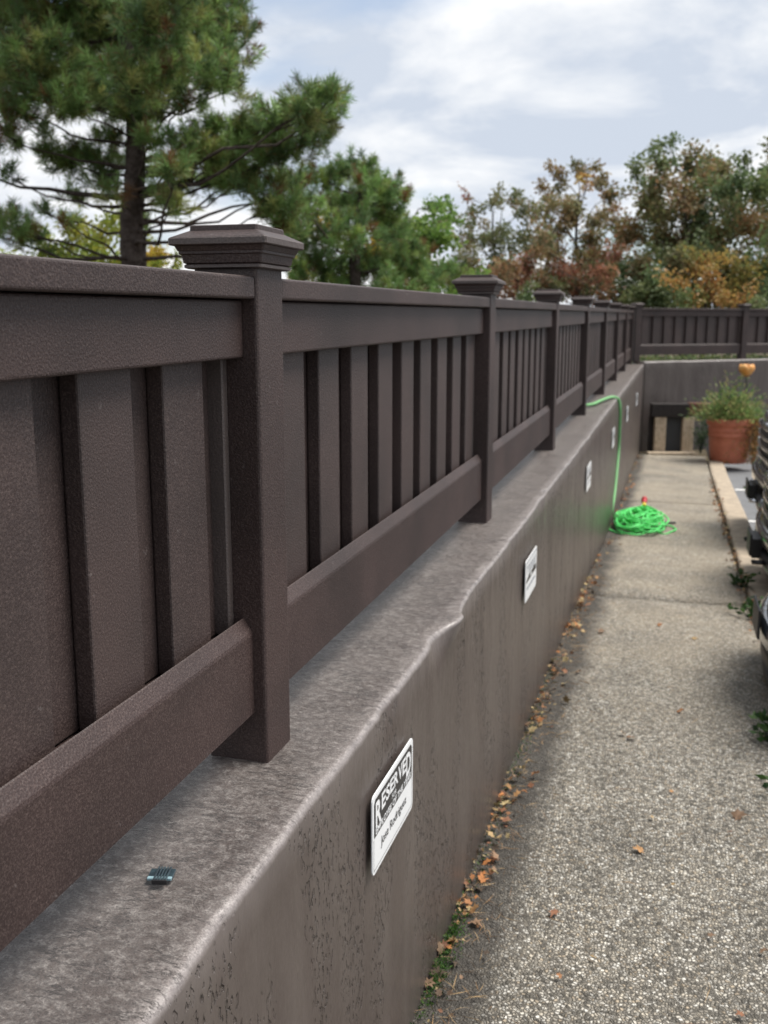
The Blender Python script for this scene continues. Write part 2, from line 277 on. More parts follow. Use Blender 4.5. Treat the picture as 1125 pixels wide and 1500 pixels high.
def pebble_mat():
    m = bpy.data.materials.new('exposed_aggregate'); m.use_nodes = True; t = m.node_tree; b = t.nodes['Principled BSDF']
    g = N(t, 'ShaderNodeNewGeometry'); pos = g.outputs['Position']
    wn = N(t, 'ShaderNodeTexNoise'); wn.inputs['Scale'].default_value = 60; t.links.new(pos, wn.inputs['Vector'])
    wv = N(t, 'ShaderNodeVectorMath', operation='SCALE'); t.links.new(wn.outputs['Color'], wv.inputs[0]); wv.inputs['Scale'].default_value = .012
    wa = N(t, 'ShaderNodeVectorMath', operation='ADD'); t.links.new(pos, wa.inputs[0]); t.links.new(wv.outputs[0], wa.inputs[1])
    def voro(sc, feat):
        v = N(t, 'ShaderNodeTexVoronoi', feature=feat); v.inputs['Scale'].default_value = sc; t.links.new(wa.outputs[0], v.inputs['Vector']); return v
    v1 = voro(95, 'F1'); e1 = voro(95, 'DISTANCE_TO_EDGE')
    hs = N(t, 'ShaderNodeSeparateColor'); t.links.new(v1.outputs['Color'], hs.inputs[0])
    cr = N(t, 'ShaderNodeValToRGB'); t.links.new(hs.outputs[0], cr.inputs[0]); cr.color_ramp.interpolation = 'CONSTANT'
    el = cr.color_ramp.elements; el[0].position = 0; el[0].color = (.13, .12, .10, 1); el[1].position = .17; el[1].color = (.31, .285, .24, 1)
    for p_, c_ in ((.40, (.42, .38, .31)), (.58, (.54, .51, .445)), (.74, (.37, .31, .23)), (.82, (.60, .58, .525)), (.94, (.20, .185, .16))):
        q = el.new(p_); q.color = (*c_, 1)
    eg = N(t, 'ShaderNodeMapRange'); t.links.new(e1.outputs['Distance'], eg.inputs[0]); eg.inputs[1].default_value = .03; eg.inputs[2].default_value = .16
    mo = N(t, 'ShaderNodeMix', data_type='RGBA'); t.links.new(eg.outputs[0], mo.inputs[0]); mo.inputs[6].default_value = (.06, .054, .043, 1); t.links.new(cr.outputs[0], mo.inputs[7])
    # broad tone, sandy wash, dark mould along the wall foot
    lg = N(t, 'ShaderNodeTexNoise'); lg.inputs['Scale'].default_value = 2.4; lg.inputs['Detail'].default_value = 6; lg.inputs['Roughness'].default_value = .65; t.links.new(pos, lg.inputs['Vector'])
    lr = N(t, 'ShaderNodeMapRange'); t.links.new(lg.outputs[0], lr.inputs[0]); lr.inputs[1].default_value = .3; lr.inputs[2].default_value = .7; lr.inputs[3].default_value = .74; lr.inputs[4].default_value = 1.25
    m1 = N(t, 'ShaderNodeMix', data_type='RGBA', blend_type='MULTIPLY'); m1.inputs[0].default_value = 1; t.links.new(mo.outputs[2], m1.inputs[6]); t.links.new(lr.outputs[0], m1.inputs[7])
    sx = N(t, 'ShaderNodeSeparateXYZ'); t.links.new(pos, sx.inputs[0])
    far = N(t, 'ShaderNodeMapRange'); t.links.new(sx.outputs[1], far.inputs[0]); far.inputs[1].default_value = 4.2; far.inputs[2].default_value = 7.0; far.inputs[3].default_value = .0; far.inputs[4].default_value = .5
    s2 = N(t, 'ShaderNodeTexNoise'); s2.inputs['Scale'].default_value = 1.6; s2.inputs['Detail'].default_value = 7; s2.inputs['Roughness'].default_value = .7; t.links.new(pos, s2.inputs['Vector'])
    s3 = N(t, 'ShaderNodeMapRange'); t.links.new(s2.outputs[0], s3.inputs[0]); s3.inputs[1].default_value = .32; s3.inputs[2].default_value = .60
    s4 = N(t, 'ShaderNodeMath', operation='MULTIPLY'); t.links.new(far.outputs[0], s4.inputs[0]); t.links.new(s3.outputs[0], s4.inputs[1])
    m2 = N(t, 'ShaderNodeMix', data_type='RGBA'); t.links.new(s4.outputs[0], m2.inputs[0]); t.links.new(m1.outputs[2], m2.inputs[6]); m2.inputs[7].default_value = (.47, .40, .30, 1)
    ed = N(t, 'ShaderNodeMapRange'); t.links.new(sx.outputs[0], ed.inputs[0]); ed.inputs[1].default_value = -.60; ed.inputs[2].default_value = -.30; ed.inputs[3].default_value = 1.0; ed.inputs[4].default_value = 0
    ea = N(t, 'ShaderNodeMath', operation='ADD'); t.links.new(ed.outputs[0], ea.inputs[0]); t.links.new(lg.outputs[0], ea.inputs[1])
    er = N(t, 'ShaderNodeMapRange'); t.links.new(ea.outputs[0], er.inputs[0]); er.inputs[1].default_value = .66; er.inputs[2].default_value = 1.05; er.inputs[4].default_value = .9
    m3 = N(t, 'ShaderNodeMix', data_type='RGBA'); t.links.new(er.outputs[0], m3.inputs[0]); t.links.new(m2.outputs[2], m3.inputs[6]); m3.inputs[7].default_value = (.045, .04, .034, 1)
    cs = N(t, 'ShaderNodeTexNoise'); cs.inputs['Scale'].default_value = 32; cs.inputs['Detail'].default_value = 4; cs.inputs['Roughness'].default_value = .8; t.links.new(pos, cs.inputs['Vector'])
    cm = N(t, 'ShaderNodeMapRange'); t.links.new(cs.outputs[0], cm.inputs[0]); cm.inputs[1].default_value = .35; cm.inputs[2].default_value = .65; cm.inputs[3].default_value = .66; cm.inputs[4].default_value = 1.3
    m4 = N(t, 'ShaderNodeMix', data_type='RGBA', blend_type='MULTIPLY'); m4.inputs[0].default_value = 1; t.links.new(m3.outputs[2], m4.inputs[6]); t.links.new(cm.outputs[0], m4.inputs[7])
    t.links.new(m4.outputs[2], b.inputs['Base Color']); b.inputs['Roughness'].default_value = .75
    h = N(t, 'ShaderNodeMapRange', interpolation_type='SMOOTHSTEP'); t.links.new(e1.outputs['Distance'], h.inputs[0]); h.inputs[1].default_value = 0; h.inputs[2].default_value = .35
    bp = N(t, 'ShaderNodeBump'); bp.inputs['Strength'].default_value = 1; bp.inputs['Distance'].default_value = .006; t.links.new(h.outputs[0], bp.inputs['Height']); t.links.new(bp.outputs[0], b.inputs['Normal'])
    return m

M = {}
M['fence'] = fence_mat('brown_composite', (.0290, .0170, .0156), (.080, .056, .050))
M['wall'] = wall_mat()
M['path'] = pebble_mat()
M['kerb'] = mat('kerb_concrete', (.40, .33, .25), .85, .3, var=(9, (.27, .23, .18), .4, .65), bump=(120, .4, .004))
M['lot'] = mat('asphalt_grey', (.16, .165, .175), .8, .4, var=(5, (.12, .125, .13), .35, .65), bump=(350, .5, .003))
M['soil'] = mat('soil', (.06, .045, .032), .95, .2, var=(12, (.10, .085, .05), .4, .6), bump=(30, .8, .03))
M['white'] = mat('sign_white', (.78, .80, .82), .3, .5)
M['signblack'] = mat('sign_black', (.02, .021, .024), .35, .5)
M['signgrey'] = mat('sign_grey_print', (.16, .19, .24), .4, .5)
M['linewhite'] = mat('line_paint', (.72, .72, .70), .7, .4, var=(40, (.5, .5, .5), .5, .7))
M['leaf'] = leaf_mat('leaves', .55, .42); M['needle'] = leaf_mat('needles', .5, .35); M['dry'] = leaf_mat('dry_leaves', .75, .12)
M['bark'] = mat('pine_bark', (.045, .034, .030), .9, .2, var=(14, (.10, .082, .074), .4, .65), bump=(28, 1, .03))
M['bark2'] = mat('grey_bark', (.085, .073, .062), .9, .2, var=(18, (.05, .04, .035), .4, .6), bump=(40, .8, .02))
M['terra'] = mat('terracotta_plastic', (.50, .165, .095), .55, .4, var=(6, (.40, .125, .07), .4, .65), bump=(60, .15, .002))
M['wood'] = mat('weathered_wood', (.56, .46, .34), .8, .3, var=(16, (.36, .28, .20), .45, .7), bump=(50, .5, .006))
M['darkwood'] = mat('tarred_timber', (.018, .014, .013), .7, .4, var=(20, (.035, .028, .026), .4, .65), bump=(50, .5, .006))
M['redwood'] = mat('reddish_timber', (.16, .075, .05), .8, .3, var=(20, (.10, .05, .036), .4, .65), bump=(50, .5, .006))
M['slate'] = mat('grey_door', (.045, .05, .055), .6, .4, bump=(30, .2, .004))
M['hose'] = mat('green_hose', (.10, .66, .16), .45, .4, bump=(500, .4, .001))
M['hose_faded'] = mat('faded_hose_sleeve', (.17, .40, .17), .6, .3, bump=(400, .4, .001)); M['red'] = mat('red_plastic', (.45, .03, .04), .4, .5); M['yellow'] = mat('yellow_plastic', (.75, .55, .05), .4, .5)
M['black'] = mat('black_plastic', (.014, .014, .016), .45, .5)
M['teal'] = mat('dark_teal_plastic', (.018, .028, .036), .3, .6, var=(60, (.03, .05, .06), .45, .6))
M['pale'] = mat('pale_blue_plastic', (.22, .33, .37), .35, .5)
M['orange'] = mat('orange_petal', (.66, .27, .06), .5, .4, var=(14, (.72, .40, .14), .4, .6))
M['stalk'] = mat('dark_stalk', (.03, .05, .03), .6, .4)
M['carblack'] = mat('black_car_paint', (.008, .008, .010), .22, .5, coat=1)
M['cargrey'] = mat('grey_blue_car_paint', (.055, .065, .082), .25, .5, metal=.35, coat=1)
M['chrome'] = mat('chrome', (.75, .76, .78), .12, .5, metal=1)
M['glass'] = mat('dark_glass', (.012, .015, .017), .04, .6)
M['lamp'] = mat('lamp_lens', (.22, .23, .25), .08, .7, metal=.3, coat=1)
M['rubber'] = mat('tyre_rubber', (.016, .016, .017), .8, .3)
M['alloy'] = mat('alloy_wheel', (.35, .36, .38), .3, .5, metal=.9)
M['plate'] = mat('plate_back', (.02, .02, .022), .5, .5)

# ------------------------------------------------------------------ ground levels
_GY = [-12, 0, 5, 7.5, 9.8, 13, 19.5, 26]; _GZ = [0, 0, 0, -.095, -.225, -.30, -.43, -.50]
def gz(y): return float(np.interp(y, _GY, _GZ))
WX0, WXS = -.606, .0040
def wx(y): return WX0 + WXS*y              # wall face on the path side
SL = .0072; Y0 = 1.737; BAY = 2.44; TOPZ = 1.018; CY = 18.85
def topz(y): return TOPZ + SL*(y - Y0)
PHI = R(38); BD = Vector((math.cos(PHI), math.sin(PHI), 0)); BN = Vector((math.sin(PHI), -math.cos(PHI), 0))  # back wall direction, its outward normal
CORNER = Vector((wx(CY), CY, 0))

# far ground reaching the horizon, lower than everything here
me = mesh('ground', [(-900, -900, -1.2), (900, -900, -1.2), (900, 900, -1.2), (-900, 900, -1.2)], [(0, 1, 2, 3)])
tag(link('ground', me, M['soil']), kind='structure')
# upper terrain behind the two walls
BE = CORNER + BD*16
bk = -BN*.34
pts = [(-1.0, -14, .90), (-.98, CY+.12, .98), (BE.x+bk.x, BE.y+bk.y, 1.05), (60, 60, 1.2), (60, 160, 1.6), (-160, 160, 1.6), (-160, -14, .8)]
bmu = bmesh.new(); f = bmu.faces.new([bmu.verts.new(p) for p in pts]); bmesh.ops.triangulate(bmu, faces=[f])
tag(link('terrain', from_bm('terrain', bmu), M['soil']), kind='structure')

def strip(name, x0f, x1f, ys, nx, zoff, m, rough=.0, kind='structure'):
    V = []; F = []
    for y in ys:
        for i in range(nx+1):
            x = x0f(y) + (x1f(y)-x0f(y))*i/nx
            V.append((x, y, gz(y)+zoff+rough*noise.noise(Vector((x*1.3, y*1.3, 3)))))
    for j in range(len(ys)-1):
        for i in range(nx):
            a = j*(nx+1)+i; F.append((a, a+1, a+nx+2, a+nx+1))
    return tag(link(name, mesh(name, V, F, True), m), kind=kind)
# the path in cast slabs with open joints between them
path = tag(empty('path'), kind='structure')
jy = [-6, -1.6, 2.85-.6, 7.30, 11.6, 15.6, 18.3]
jy = [-6, -1.2, 7.30, 12.6, 18.15]
for a, b in zip(jy[:-1], jy[1:]):
    ys = list(np.linspace(a+.006, b-.006, max(4, int((b-a)/.12))))
    V = []; F = []; nx = 14
    for y in ys:
        for i in range(nx+1):
            x = -.70 + (1.30)*i/nx
            if i == nx: x += .015*noise.noise(Vector((0, y*3, 1)))
            e = min(y-a, b-y); z = gz(y)+.010*noise.noise(Vector((x*1.3, y*1.3, 3))) - (.008 if e < .02 else 0)
            V.append((x, y, z))
    n_ = len(ys)
    for i in range(nx+1):
        V.append((V[i][0], ys[0], gz(a)-.12))
    for i in range(nx+1):
        V.append((V[(n_-1)*(nx+1)+i][0], ys[-1], gz(b)-.12))
    for j in range(n_-1):
        for i in range(nx): q = j*(nx+1)+i; F.append((q, q+1, q+nx+2, q+nx+1))
    o1 = n_*(nx+1); o2 = o1+nx+1
    for i in range(nx):
        F.append((o1+i, o1+i+1, i+1, i)); q = (n_-1)*(nx+1)+i; F.append((q, q+1, o2+i+1, o2+i))
    link('slab', mesh('slab', V, F, True), M['path'], path)
strip('path_bed', lambda y: -.9, lambda y: .66, list(np.linspace(-8, 20.5, 60)), 4, -.045, M['soil'])
strip('parking_lot', lambda y: .80, lambda y: 26, list(np.linspace(-12, 19.6, 40))+[23, 30], 10, -.135, M['lot'])
# kerb stones
kerb = tag(empty('kerb'), kind='structure')
ky = [-5.9, -3.4, -.9, 1.6, 4.1, 6.6, 9.1, 11.6, 14.1, 16.0, 17.35]
for a, b in zip(ky[:-1], ky[1:]):
    bm = bmesh.new(); n = 10
    prof = [(.630, -.14), (.630, -.012), (.640, .004), (.66, .012), (.84, .012), (.862, .002), (.872, -.02), (.88, -.20)]
    V = []; F = []
    for j in range(n+1):
        y = a+.003+(b-a-.006)*j/n; bow = .012*math.sin(y*.7)
        for (px_, pz_) in prof:
            V.append((px_+bow+.006*noise.noise(Vector((px_*9, y*4, pz_*5))), y, gz(y)+pz_+.006*noise.noise(Vector((px_*6+5, y*5, 0)))))
    k = len(prof)
    for j in range(n):
        for i in range(k-1): q = j*k+i; F.append((q, q+1, q+k+1, q+k))
    F.append(tuple(range(k))); F.append(tuple(n*k+i for i in reversed(range(k))))
    link('kerb_stone', mesh('kerb_stone', V, F, False), M['kerb'], kerb)
# stall lines
lines = tag(empty('stall_marking'), kind='structure')
for y in (4.2, 6.9, 9.6, 12.3, 15.0):
    V = [(x, yy, gz(yy)-.135+.004) for x in (.93, 1.6, 2.6, 3.6, 4.6, 5.6) for yy in (y-.05, y+.05)]
    link('painted_line', mesh('painted_line', V, [(2*i, 2*i+2, 2*i+3, 2*i+1) for i in range(5)]), M['linewhite'], lines)

# ------------------------------------------------------------------ retaining walls (uneven, thickly painted)
def wall_sections(frame, ts, topf, botf, edge_r, back=.40, bulge=None):
    """frame(t)-> (face point xy, inward normal xy). builds top + rounded arris + face"""
    V = []; F = []; EW = []
    for t in ts:
        p, inn = frame(t); zt = topf(t); zb = botf(t)
        r = edge_r(t); bl = bulge(t) if bulge else 0
        sec = [(back, zt-.9), (back, zt-.03), (back-.02, zt)]
        for i in range(1, 10): sec.append((back-.02 + (r-(back-.02))*i/10, zt))
        for i in range(7):
            a = math.pi/2*i/6; sec.append((r-r*math.sin(a), zt-r+r*math.cos(a)))
        hh = zt-r-zb
        for i in range(1, 17): sec.append((0, zt-r-hh*i/16))
        for j, (d, z) in enumerate(sec):
            n1_ = noise.noise(Vector((t*1.7, z*2.1, 0)))*.007 + noise.noise(Vector((t*6, z*4, 5)))*.0028
            n2_ = noise.noise(Vector((t*2.3, d*7, 9)))*.004 + noise.noise(Vector((t*9, d*16, 2)))*.0022
            edge = math.exp(-((d-r*.3)**2+(z-zt+r*.3)**2)/.0012)
            eo = (noise.noise(Vector((t*4.5, 1, 1)))*.009 + noise.noise(Vector((t*16, 4, 1)))*.005 + min(0, noise.noise(Vector((t*31, 2, 8)))+.25)*.012 + bl)*edge
            top = 1 if 2 <= j <= 12 else 0
            dd = d - (n1_ if not top else 0) - eo
            zz = z + (n2_ if top else n2_*edge) + eo*.3
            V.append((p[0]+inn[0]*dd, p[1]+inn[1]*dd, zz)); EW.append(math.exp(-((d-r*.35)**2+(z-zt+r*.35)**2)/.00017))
        k = len(sec)
    for a in range(len(ts)-1):
        for i in range(k-1): q = a*k+i; F.append((q, q+k, q+k+1, q+1))
    F.append(tuple(range(k))); F.append(tuple((len(ts)-1)*k+i for i in reversed(range(k))))
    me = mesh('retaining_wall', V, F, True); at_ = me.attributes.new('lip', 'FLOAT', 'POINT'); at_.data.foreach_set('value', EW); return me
ts = list(np.arange(-3, 6.5, .022)) + list(np.arange(6.5, CY-.01, .07)) + [CY+.0]
def er(t): return float(np.interp(t, [2.5, 2.85], [.019, .011]))
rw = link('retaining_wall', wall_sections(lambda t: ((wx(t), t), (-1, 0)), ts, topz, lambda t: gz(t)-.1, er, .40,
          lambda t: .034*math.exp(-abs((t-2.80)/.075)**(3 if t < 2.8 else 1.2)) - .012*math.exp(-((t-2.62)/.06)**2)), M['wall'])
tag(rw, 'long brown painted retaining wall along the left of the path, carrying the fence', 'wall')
tb = list(np.arange(0, 5, .06)) + list(np.arange(5, 16.1, .25))
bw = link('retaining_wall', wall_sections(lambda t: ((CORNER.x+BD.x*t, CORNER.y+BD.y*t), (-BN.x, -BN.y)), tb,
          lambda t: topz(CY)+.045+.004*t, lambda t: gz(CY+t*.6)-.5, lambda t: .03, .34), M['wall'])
tag(bw, 'brown painted retaining wall closing the far end behind the potted plant', 'wall')

# ------------------------------------------------------------------ fences
PW = .127
def ring_loft(rings, bev=.006):
    V = []; F = []
    for h, z in rings:
        b = min(bev, h*.3)
        for sx, sy in ((1, 1), (-1, 1), (-1, -1), (1, -1)):
            pr = [(h-b, h), (h, h-b)] if sx*sy < 0 else [(h, h-b), (h-b, h)]
            for (a_, c_) in pr: V.append((sx*a_, sy*c_, z))
    n = 8
    for i in range(len(rings)-1):
        for k in range(n): k2 = (k+1) % n; F.append((i*n+k, i*n+k2, (i+1)*n+k2, (i+1)*n+k))
    F.append(tuple(reversed(range(n)))); F.append(tuple((len(rings)-1)*n+k for k in range(n)))
    bm = bmesh.new(); vs = [bm.verts.new(v) for v in V]
    for f_ in F: bm.faces.new([vs[i] for i in f_])
    return from_bm('loft', bm)
# heights relative to the wall top at the post
zE = lambda e: e + EYE - TOPZ          # eye-relative height -> height above wall top at the first post
shaft_me = box('post', -PW/2, PW/2, -PW/2, PW/2, -.012, zE(.118), .007, 3)
cap_me = ring_loft([(.0715, zE(.097)), (.0765, zE(.099)), (.0765, zE(.104)), (.0735, zE(.1055)), (.0775, zE(.1075)), (.0800, zE(.1215)), (.0835, zE(.1235)), (.0835, zE(.128)),
                    (.0850, zE(.1285)), (.0890, zE(.1370)), (.0955, zE(.1382)), (.0970, zE(.1400)), (.0970, zE(.1500)), (.0945, zE(.1525)),
                    (.0690, zE(.1650)), (.0675, zE(.1652)), (.0668, zE(.1735)), (.0650, zE(.1750))], .003)
LEN = BAY - PW
def sheared(me, s):
    for v in me.vertices: v.co.z += s*v.co.y
    return me
def rails(slope, L):
    a = sheared(box('cap_board', -.062, .060, .001, L-.001, zE(.042), zE(.083), .005, 3), slope)
    b = sheared(box('top_rail', -.050, .034, .001, L-.001, zE(-.065), zE(.0405), .005, 3), slope)
    pr = [(.038, -.761), (.038, -.600), (.0365, -.594), (.0345, -.5905), (.0215, -.5690), (.0195, -.5675), (.0175, -.5690), (.0165, -.605), (-.044, -.605), (-.045, -.569), (-.050, -.569), (-.050, -.761)]
    V = [(x, y, zE(z)) for y in (.001, L-.001) for x, z in pr]; k = len(pr)
    F = [(i, (i+1) % k, k+(i+1) % k, k+i) for i in range(k)] + [tuple(reversed(range(k))), tuple(range(k, 2*k))]
    c0 = mesh('bottom_rail', V, F)
    return a, b, sheared(c0, slope)
pz0, pz1 = zE(-.60), zE(-.05)
pf_me = box('picket', -.0325, 0, 0, .146, pz0, pz1, .004, 2)
pb_me = box('picket', -.029, 0, 0, .146, pz0, pz1, .003, 2)
ch_me = box('side_channel', -.045, .012, 0, .022, pz0, pz1, .003, 1)
def fence(name, n_posts, org, rz, slope, phases, label, first_z):
    root = empty(name, (org[0], org[1], first_z), rz); tag(root, label, 'fence')
    a, b, c = rails(slope, LEN)
    for i in range(n_posts):
        y = i*BAY; dz = slope*y
        p = link('post', shaft_me, M['fence'], root, (0, y+PW/2, dz)); link('post_cap', cap_me, M['fence'], p, (0, 0, 0))
        if i == n_posts-1: break
        y1 = y+PW; dz1 = slope*y1
        for nm, m_ in (('cap_board', a), ('top_rail', b), ('bottom_rail', c)): link(nm, m_, M['fence'], root, (0, y1, dz1))
        ph = phases[i % len(phases)]; k = -2
        xf = .0035                           # picket front face, set back from the post face
        while True:
            ys = ph + .248*k
            lo, hi = max(ys, PW+.028), min(ys+.146, BAY-.028)
            if ys > BAY: break
            if ys > PW-.02 and ys+.146 < BAY-.0:
                link('picket', pf_me, M['fence'], root, (xf+random.uniform(-.0015, .0015), y+ys, slope*(y+ys)))
            yb = ys+.124
            lo, hi = max(yb, PW+.002), min(yb+.146, BAY-.002)
            if hi-lo > .02:                     # end boards are ripped to fit
                o = link('picket', pb_me, M['fence'], root, (xf-.0345, y+lo, slope*(y+lo))); o.scale = (1, (hi-lo)/.146, 1)
            k += 1
        for yy in (y1+.001, y+BAY-.023): link('side_channel', ch_me, M['fence'], root, (xf-.016, yy, slope*yy))
    return root
FX = -.740-PW/2
fence('fence', 9, (FX, Y0-BAY), 0, SL, [.202, .253], 'long dark brown composite fence standing on the left retaining wall', topz(Y0-BAY))
c0 = Vector((FX+.02, Y0+7*BAY+PW, 0)) + BD*.10
f2 = fence('fence', 5, (c0.x+BD.x*-.05+0, c0.y, 0), PHI-math.pi/2, .0, [.175], 'dark brown composite fence along the far wall under the autumn trees', topz(CY)+.05)

# ------------------------------------------------------------------ signs on the wall
def text_mesh(s, size, off=0., bold=0.):
    cu = bpy.data.curves.new('txt', 'FONT'); cu.body = s; cu.size = size; cu.offset = bold; cu.resolution_u = 3; cu.align_x = 'LEFT'
    o = bpy.data.objects.new('txt', cu); COL.objects.link(o)
    dg = bpy.context.evaluated_depsgraph_get(); me = bpy.data.meshes.new_from_object(o.evaluated_get(dg))
    V = [v.co.copy() for v in me.vertices]; F = [tuple(p.vertices) for p in me.polygons]
    bpy.data.objects.remove(o); bpy.data.curves.remove(cu); bpy.data.meshes.remove(me)
    return V, F
def fit_text(mb, s, u0, u1, v0, v1, x, bold=0.):
    V, F = text_mesh(s, 1, bold=bold)
    xs = [p.x for p in V]; ys = [p.y for p in V]; ax, bx_, ay, by = min(xs), max(xs), min(ys), max(ys)
    mb.add(([(x, u0+(p.x-ax)/(bx_-ax)*(u1-u0), v0+(p.y-ay)/(by-ay)*(v1-v0)) for p in V], F))
def round_plate(W, H, r, th, x0):
    P = []
    for cx, cy, a0 in ((W-r, H-r, 0), (r, H-r, 90), (r, r, 180), (W-r, r, 270)):
        for i in range(5): a = R(a0+90*i/4); P.append((cx+r*math.cos(a), cy+r*math.sin(a)))
    n = len(P); V = [(x0, u, v) for u, v in P] + [(x0+th, u, v) for u, v in P]
    F = [tuple(reversed(range(n))), tuple(n+i for i in range(n))] + [(i, (i+1) % n, n+(i+1) % n, n+i) for i in range(n)]
    return V, F
def flat(mb, x, u0, u1, v0, v1): mb.add(([(x, u0, v0), (x, u1, v0), (x, u1, v1), (x, u0, v1)], [(0, 1, 2, 3)]))
SW, SH = .350, .190
def sign(y, z, full, label, tilt=0):
    root = empty('sign', (wx(y+.17)+.010, y, z)); tag(root, label, 'sign', 'white signs on the retaining wall')
    root.rotation_euler = (tilt, 0, -WXS)
    link('plate', MB().add(round_plate(SW, SH, .016, .003, 0)).me('plate'), M['white'], root)
    if full == 1:
        b = MB()
        b.add(([(.0036, u, v) for u, v in ((.012, .088), (SW-.012, .088), (SW-.012, SH-.022), (SW-.022, SH-.012), (.022, SH-.012), (.012, SH-.022))], [(0, 1, 2, 3, 4, 5)]))
        link('dark_panel', b.me('dark_panel'), M['signblack'], root)
        b = MB()
        for u0, u1, v0, v1 in ((.009, SW-.009, .009, .0105), (.009, .0105, .0105, .086), (SW-.0105, SW-.009, .0105, .086)): flat(b, .0036, u0, u1, v0, v1)
        fit_text(b, 'Jose Rodriguez', .065, .285, .036, .066, .0038, .004)
        link('dark_print', b.me('dark_print'), M['signblack'], root)
        b = MB(); u = .022
        hs_ = [.060, .040, .037, .035, .035, .037, .040, .060]; ws_ = [.046, .034, .034, .034, .036, .037, .034, .046]
        for ch, h, w_ in zip('RESERVED', hs_, ws_):
            fit_text(b, ch, u, u+w_-.002, .169-h, .169, .0042, .03); u += w_ + .0007
        fit_text(b, 'FOR', .155, .192, .1135, .1265, .0042, .01)
        fit_text(b, 'EMPLOYEE OF THE YEAR', .022, SW-.022, .0925, .1085, .0042, .025)
        link('white_print', b.me('white_print'), M['white'], root)
    else:
        b = MB(); flat(b, .0036, .014, SW-.014, .174, .178)
        # worn lettering: only strokes can still be made out, starting with a T
        flat(b, .0036, .030, .075, .152, .158); flat(b, .0036, .049, .056, .120, .152)
        for i, (u0, h) in enumerate(((.09, .034), (.112, .036), (.135, .034), (.165, .036), (.187, .033), (.215, .036), (.24, .035), (.268, .034), (.30, .036))):
            flat(b, .0036, u0, u0+.007, .156-h, .156)
            if i % 2 == 0: flat(b, .0036, u0+.009, u0+.021, .150, .156)
            else: flat(b, .0036, u0+.009, u0+.019, .120, .126)
        link('lettering', b.me('lettering'), M['signgrey'], root)
        b = MB()
        b.add(([(.0038, u, v) for u, v in ((.02, .086), (.33, .086), (.33, .112), (.285, .112), (.27, .120), (.22, .112), (.10, .112), (.075, .104), (.02, .096))], [tuple(range(9))]))
        link('dark_band', b.me('dark_band'), M['signblack'], root)
        b = MB(); b.add(([(.0044, .165+.022*math.cos(t), .099+.009*math.sin(t)) for t in np.linspace(0, 2*math.pi, 16, endpoint=False)], [tuple(range(16))]))
        link('oval', b.me('oval'), M['white'], root)
        b = MB()
        for u0, u1 in ((.04, .10), (.108, .15), (.158, .215), (.222, .30)): flat(b, .0036, u0, u1, .050, .060)
        link('print_line', b.me('print_line'), M['signgrey'], root)
    return root
sign(1.944, EYE-1.212, 1, 'white sign with a black upper half reading RESERVED, nearest on the wall')
sign(4.245, EYE-1.215, 2, 'second nearest wall sign, white with a dark slanting band across its middle')
sign(7.27, EYE-1.212, 2, 'third wall sign from the front, white, just before the hanging green hose')
sign(10.15, EYE-1.24, 2, 'small far wall sign partly beside the hanging green hose')
sign(12.95, EYE-1.24, 2, 'far wall sign just beyond the hanging green hose')
sign(15.9, EYE-1.27, 2, 'farthest wall sign, close to the corner of the two walls')

# ------------------------------------------------------------------ broken clip on the wall top
cl = empty('plastic_clip', (-.742, 1.30, topz(1.3)+.006), R(14)); tag(cl, 'small broken dark ribbed plastic piece lying on the wall top', 'plastic piece')
link('base', box('base', -.019, .021, -.013, .016, 0, .004, .001, 1), M['teal'], cl)
link('pale_edge', box('pale_edge', -.0185, .0205, -.0155, -.0085, .0005, .0052, .001, 1), M['pale'], cl)
for i in range(5): link('rib', box('rib', -.007+i*.0047, -.0042+i*.0047, -.024, .015, .0042, .0085, .0008, 1), M['teal'], cl)
link('end_bar', box('end_bar', -.008, .016, -.0275, -.0245, .001, .009, .001, 1), M['black'], cl)

# ------------------------------------------------------------------ green hose
def smooth_path(P, n):
    P = [Vector(p) for p in P]; P = [P[0]]+P+[P[-1]]; o = []
    for i in range(1, len(P)-2):
        for k in range(n):
            t = k/n; a, b, c, d = P[i-1], P[i], P[i+1], P[i+2]
            o.append(.5*((2*b)+(c-a)*t+(2*a-5*b+4*c-d)*t*t+(3*b-a-3*c+d)*t**3))
    o.append(P[-2]); return o
hose = empty('garden_hose', (-.26, 10.75, gz(10.75))); tag(hose, 'bright green hose heaped on the path with one end over the wall', 'hose')
H0 = hose.location
P = []; rr_ = random.Random(3)
for i in range(30):
    cx, cy = rr_.uniform(-.12, .12), rr_.uniform(-.26, .26); ra, rb = rr_.uniform(.10, .20), rr_.uniform(.22, .50); th = rr_.uniform(0, 3.1)
    zt = .012 + .15*(i/30)**.8
    for k in range(7):
        a = th + 2*math.pi*k/7*(1 if i % 3 else -1)
        x = cx+ra*math.cos(a); y = cy+rb*math.sin(a); q = max(0, 1-(x/.36)**2-(y/.80)**2)
        P.append((x, y, .010 + (zt)*q**.7 + rr_.uniform(0, .018)))
for k, (x, y) in enumerate(((.2, -.3), (.33, -.22), (.36, -.05), (.25, .05), (-.1, -.45), (-.28, -.35), (-.31, -.1))): P.append((x, y, .012+.004*(k % 2)))
link('coil', MB().add(tube(smooth_path(P, 5), .0085, 6)).me('coil', True), M['hose'], hose)
yh = 10.75
P = [(-.80, 9.75, topz(9.8)+.03), (-.735, 9.95, topz(9.9)+.028), (-.69, 10.35, topz(10.3)+.03), (-.62, 10.85, topz(10.8)+.026), (-.560, 11.05, topz(11)-.01), (-.535, 11.08, topz(11)-.12), (-.535, 11.15, .75), (-.535, 11.15, .50), (-.535, 10.85, .20), (-.535, 10.55, .02), (-.53, 10.5, -.08), (-.50, 10.6, -.17), (-.42, 10.7, -.20)]
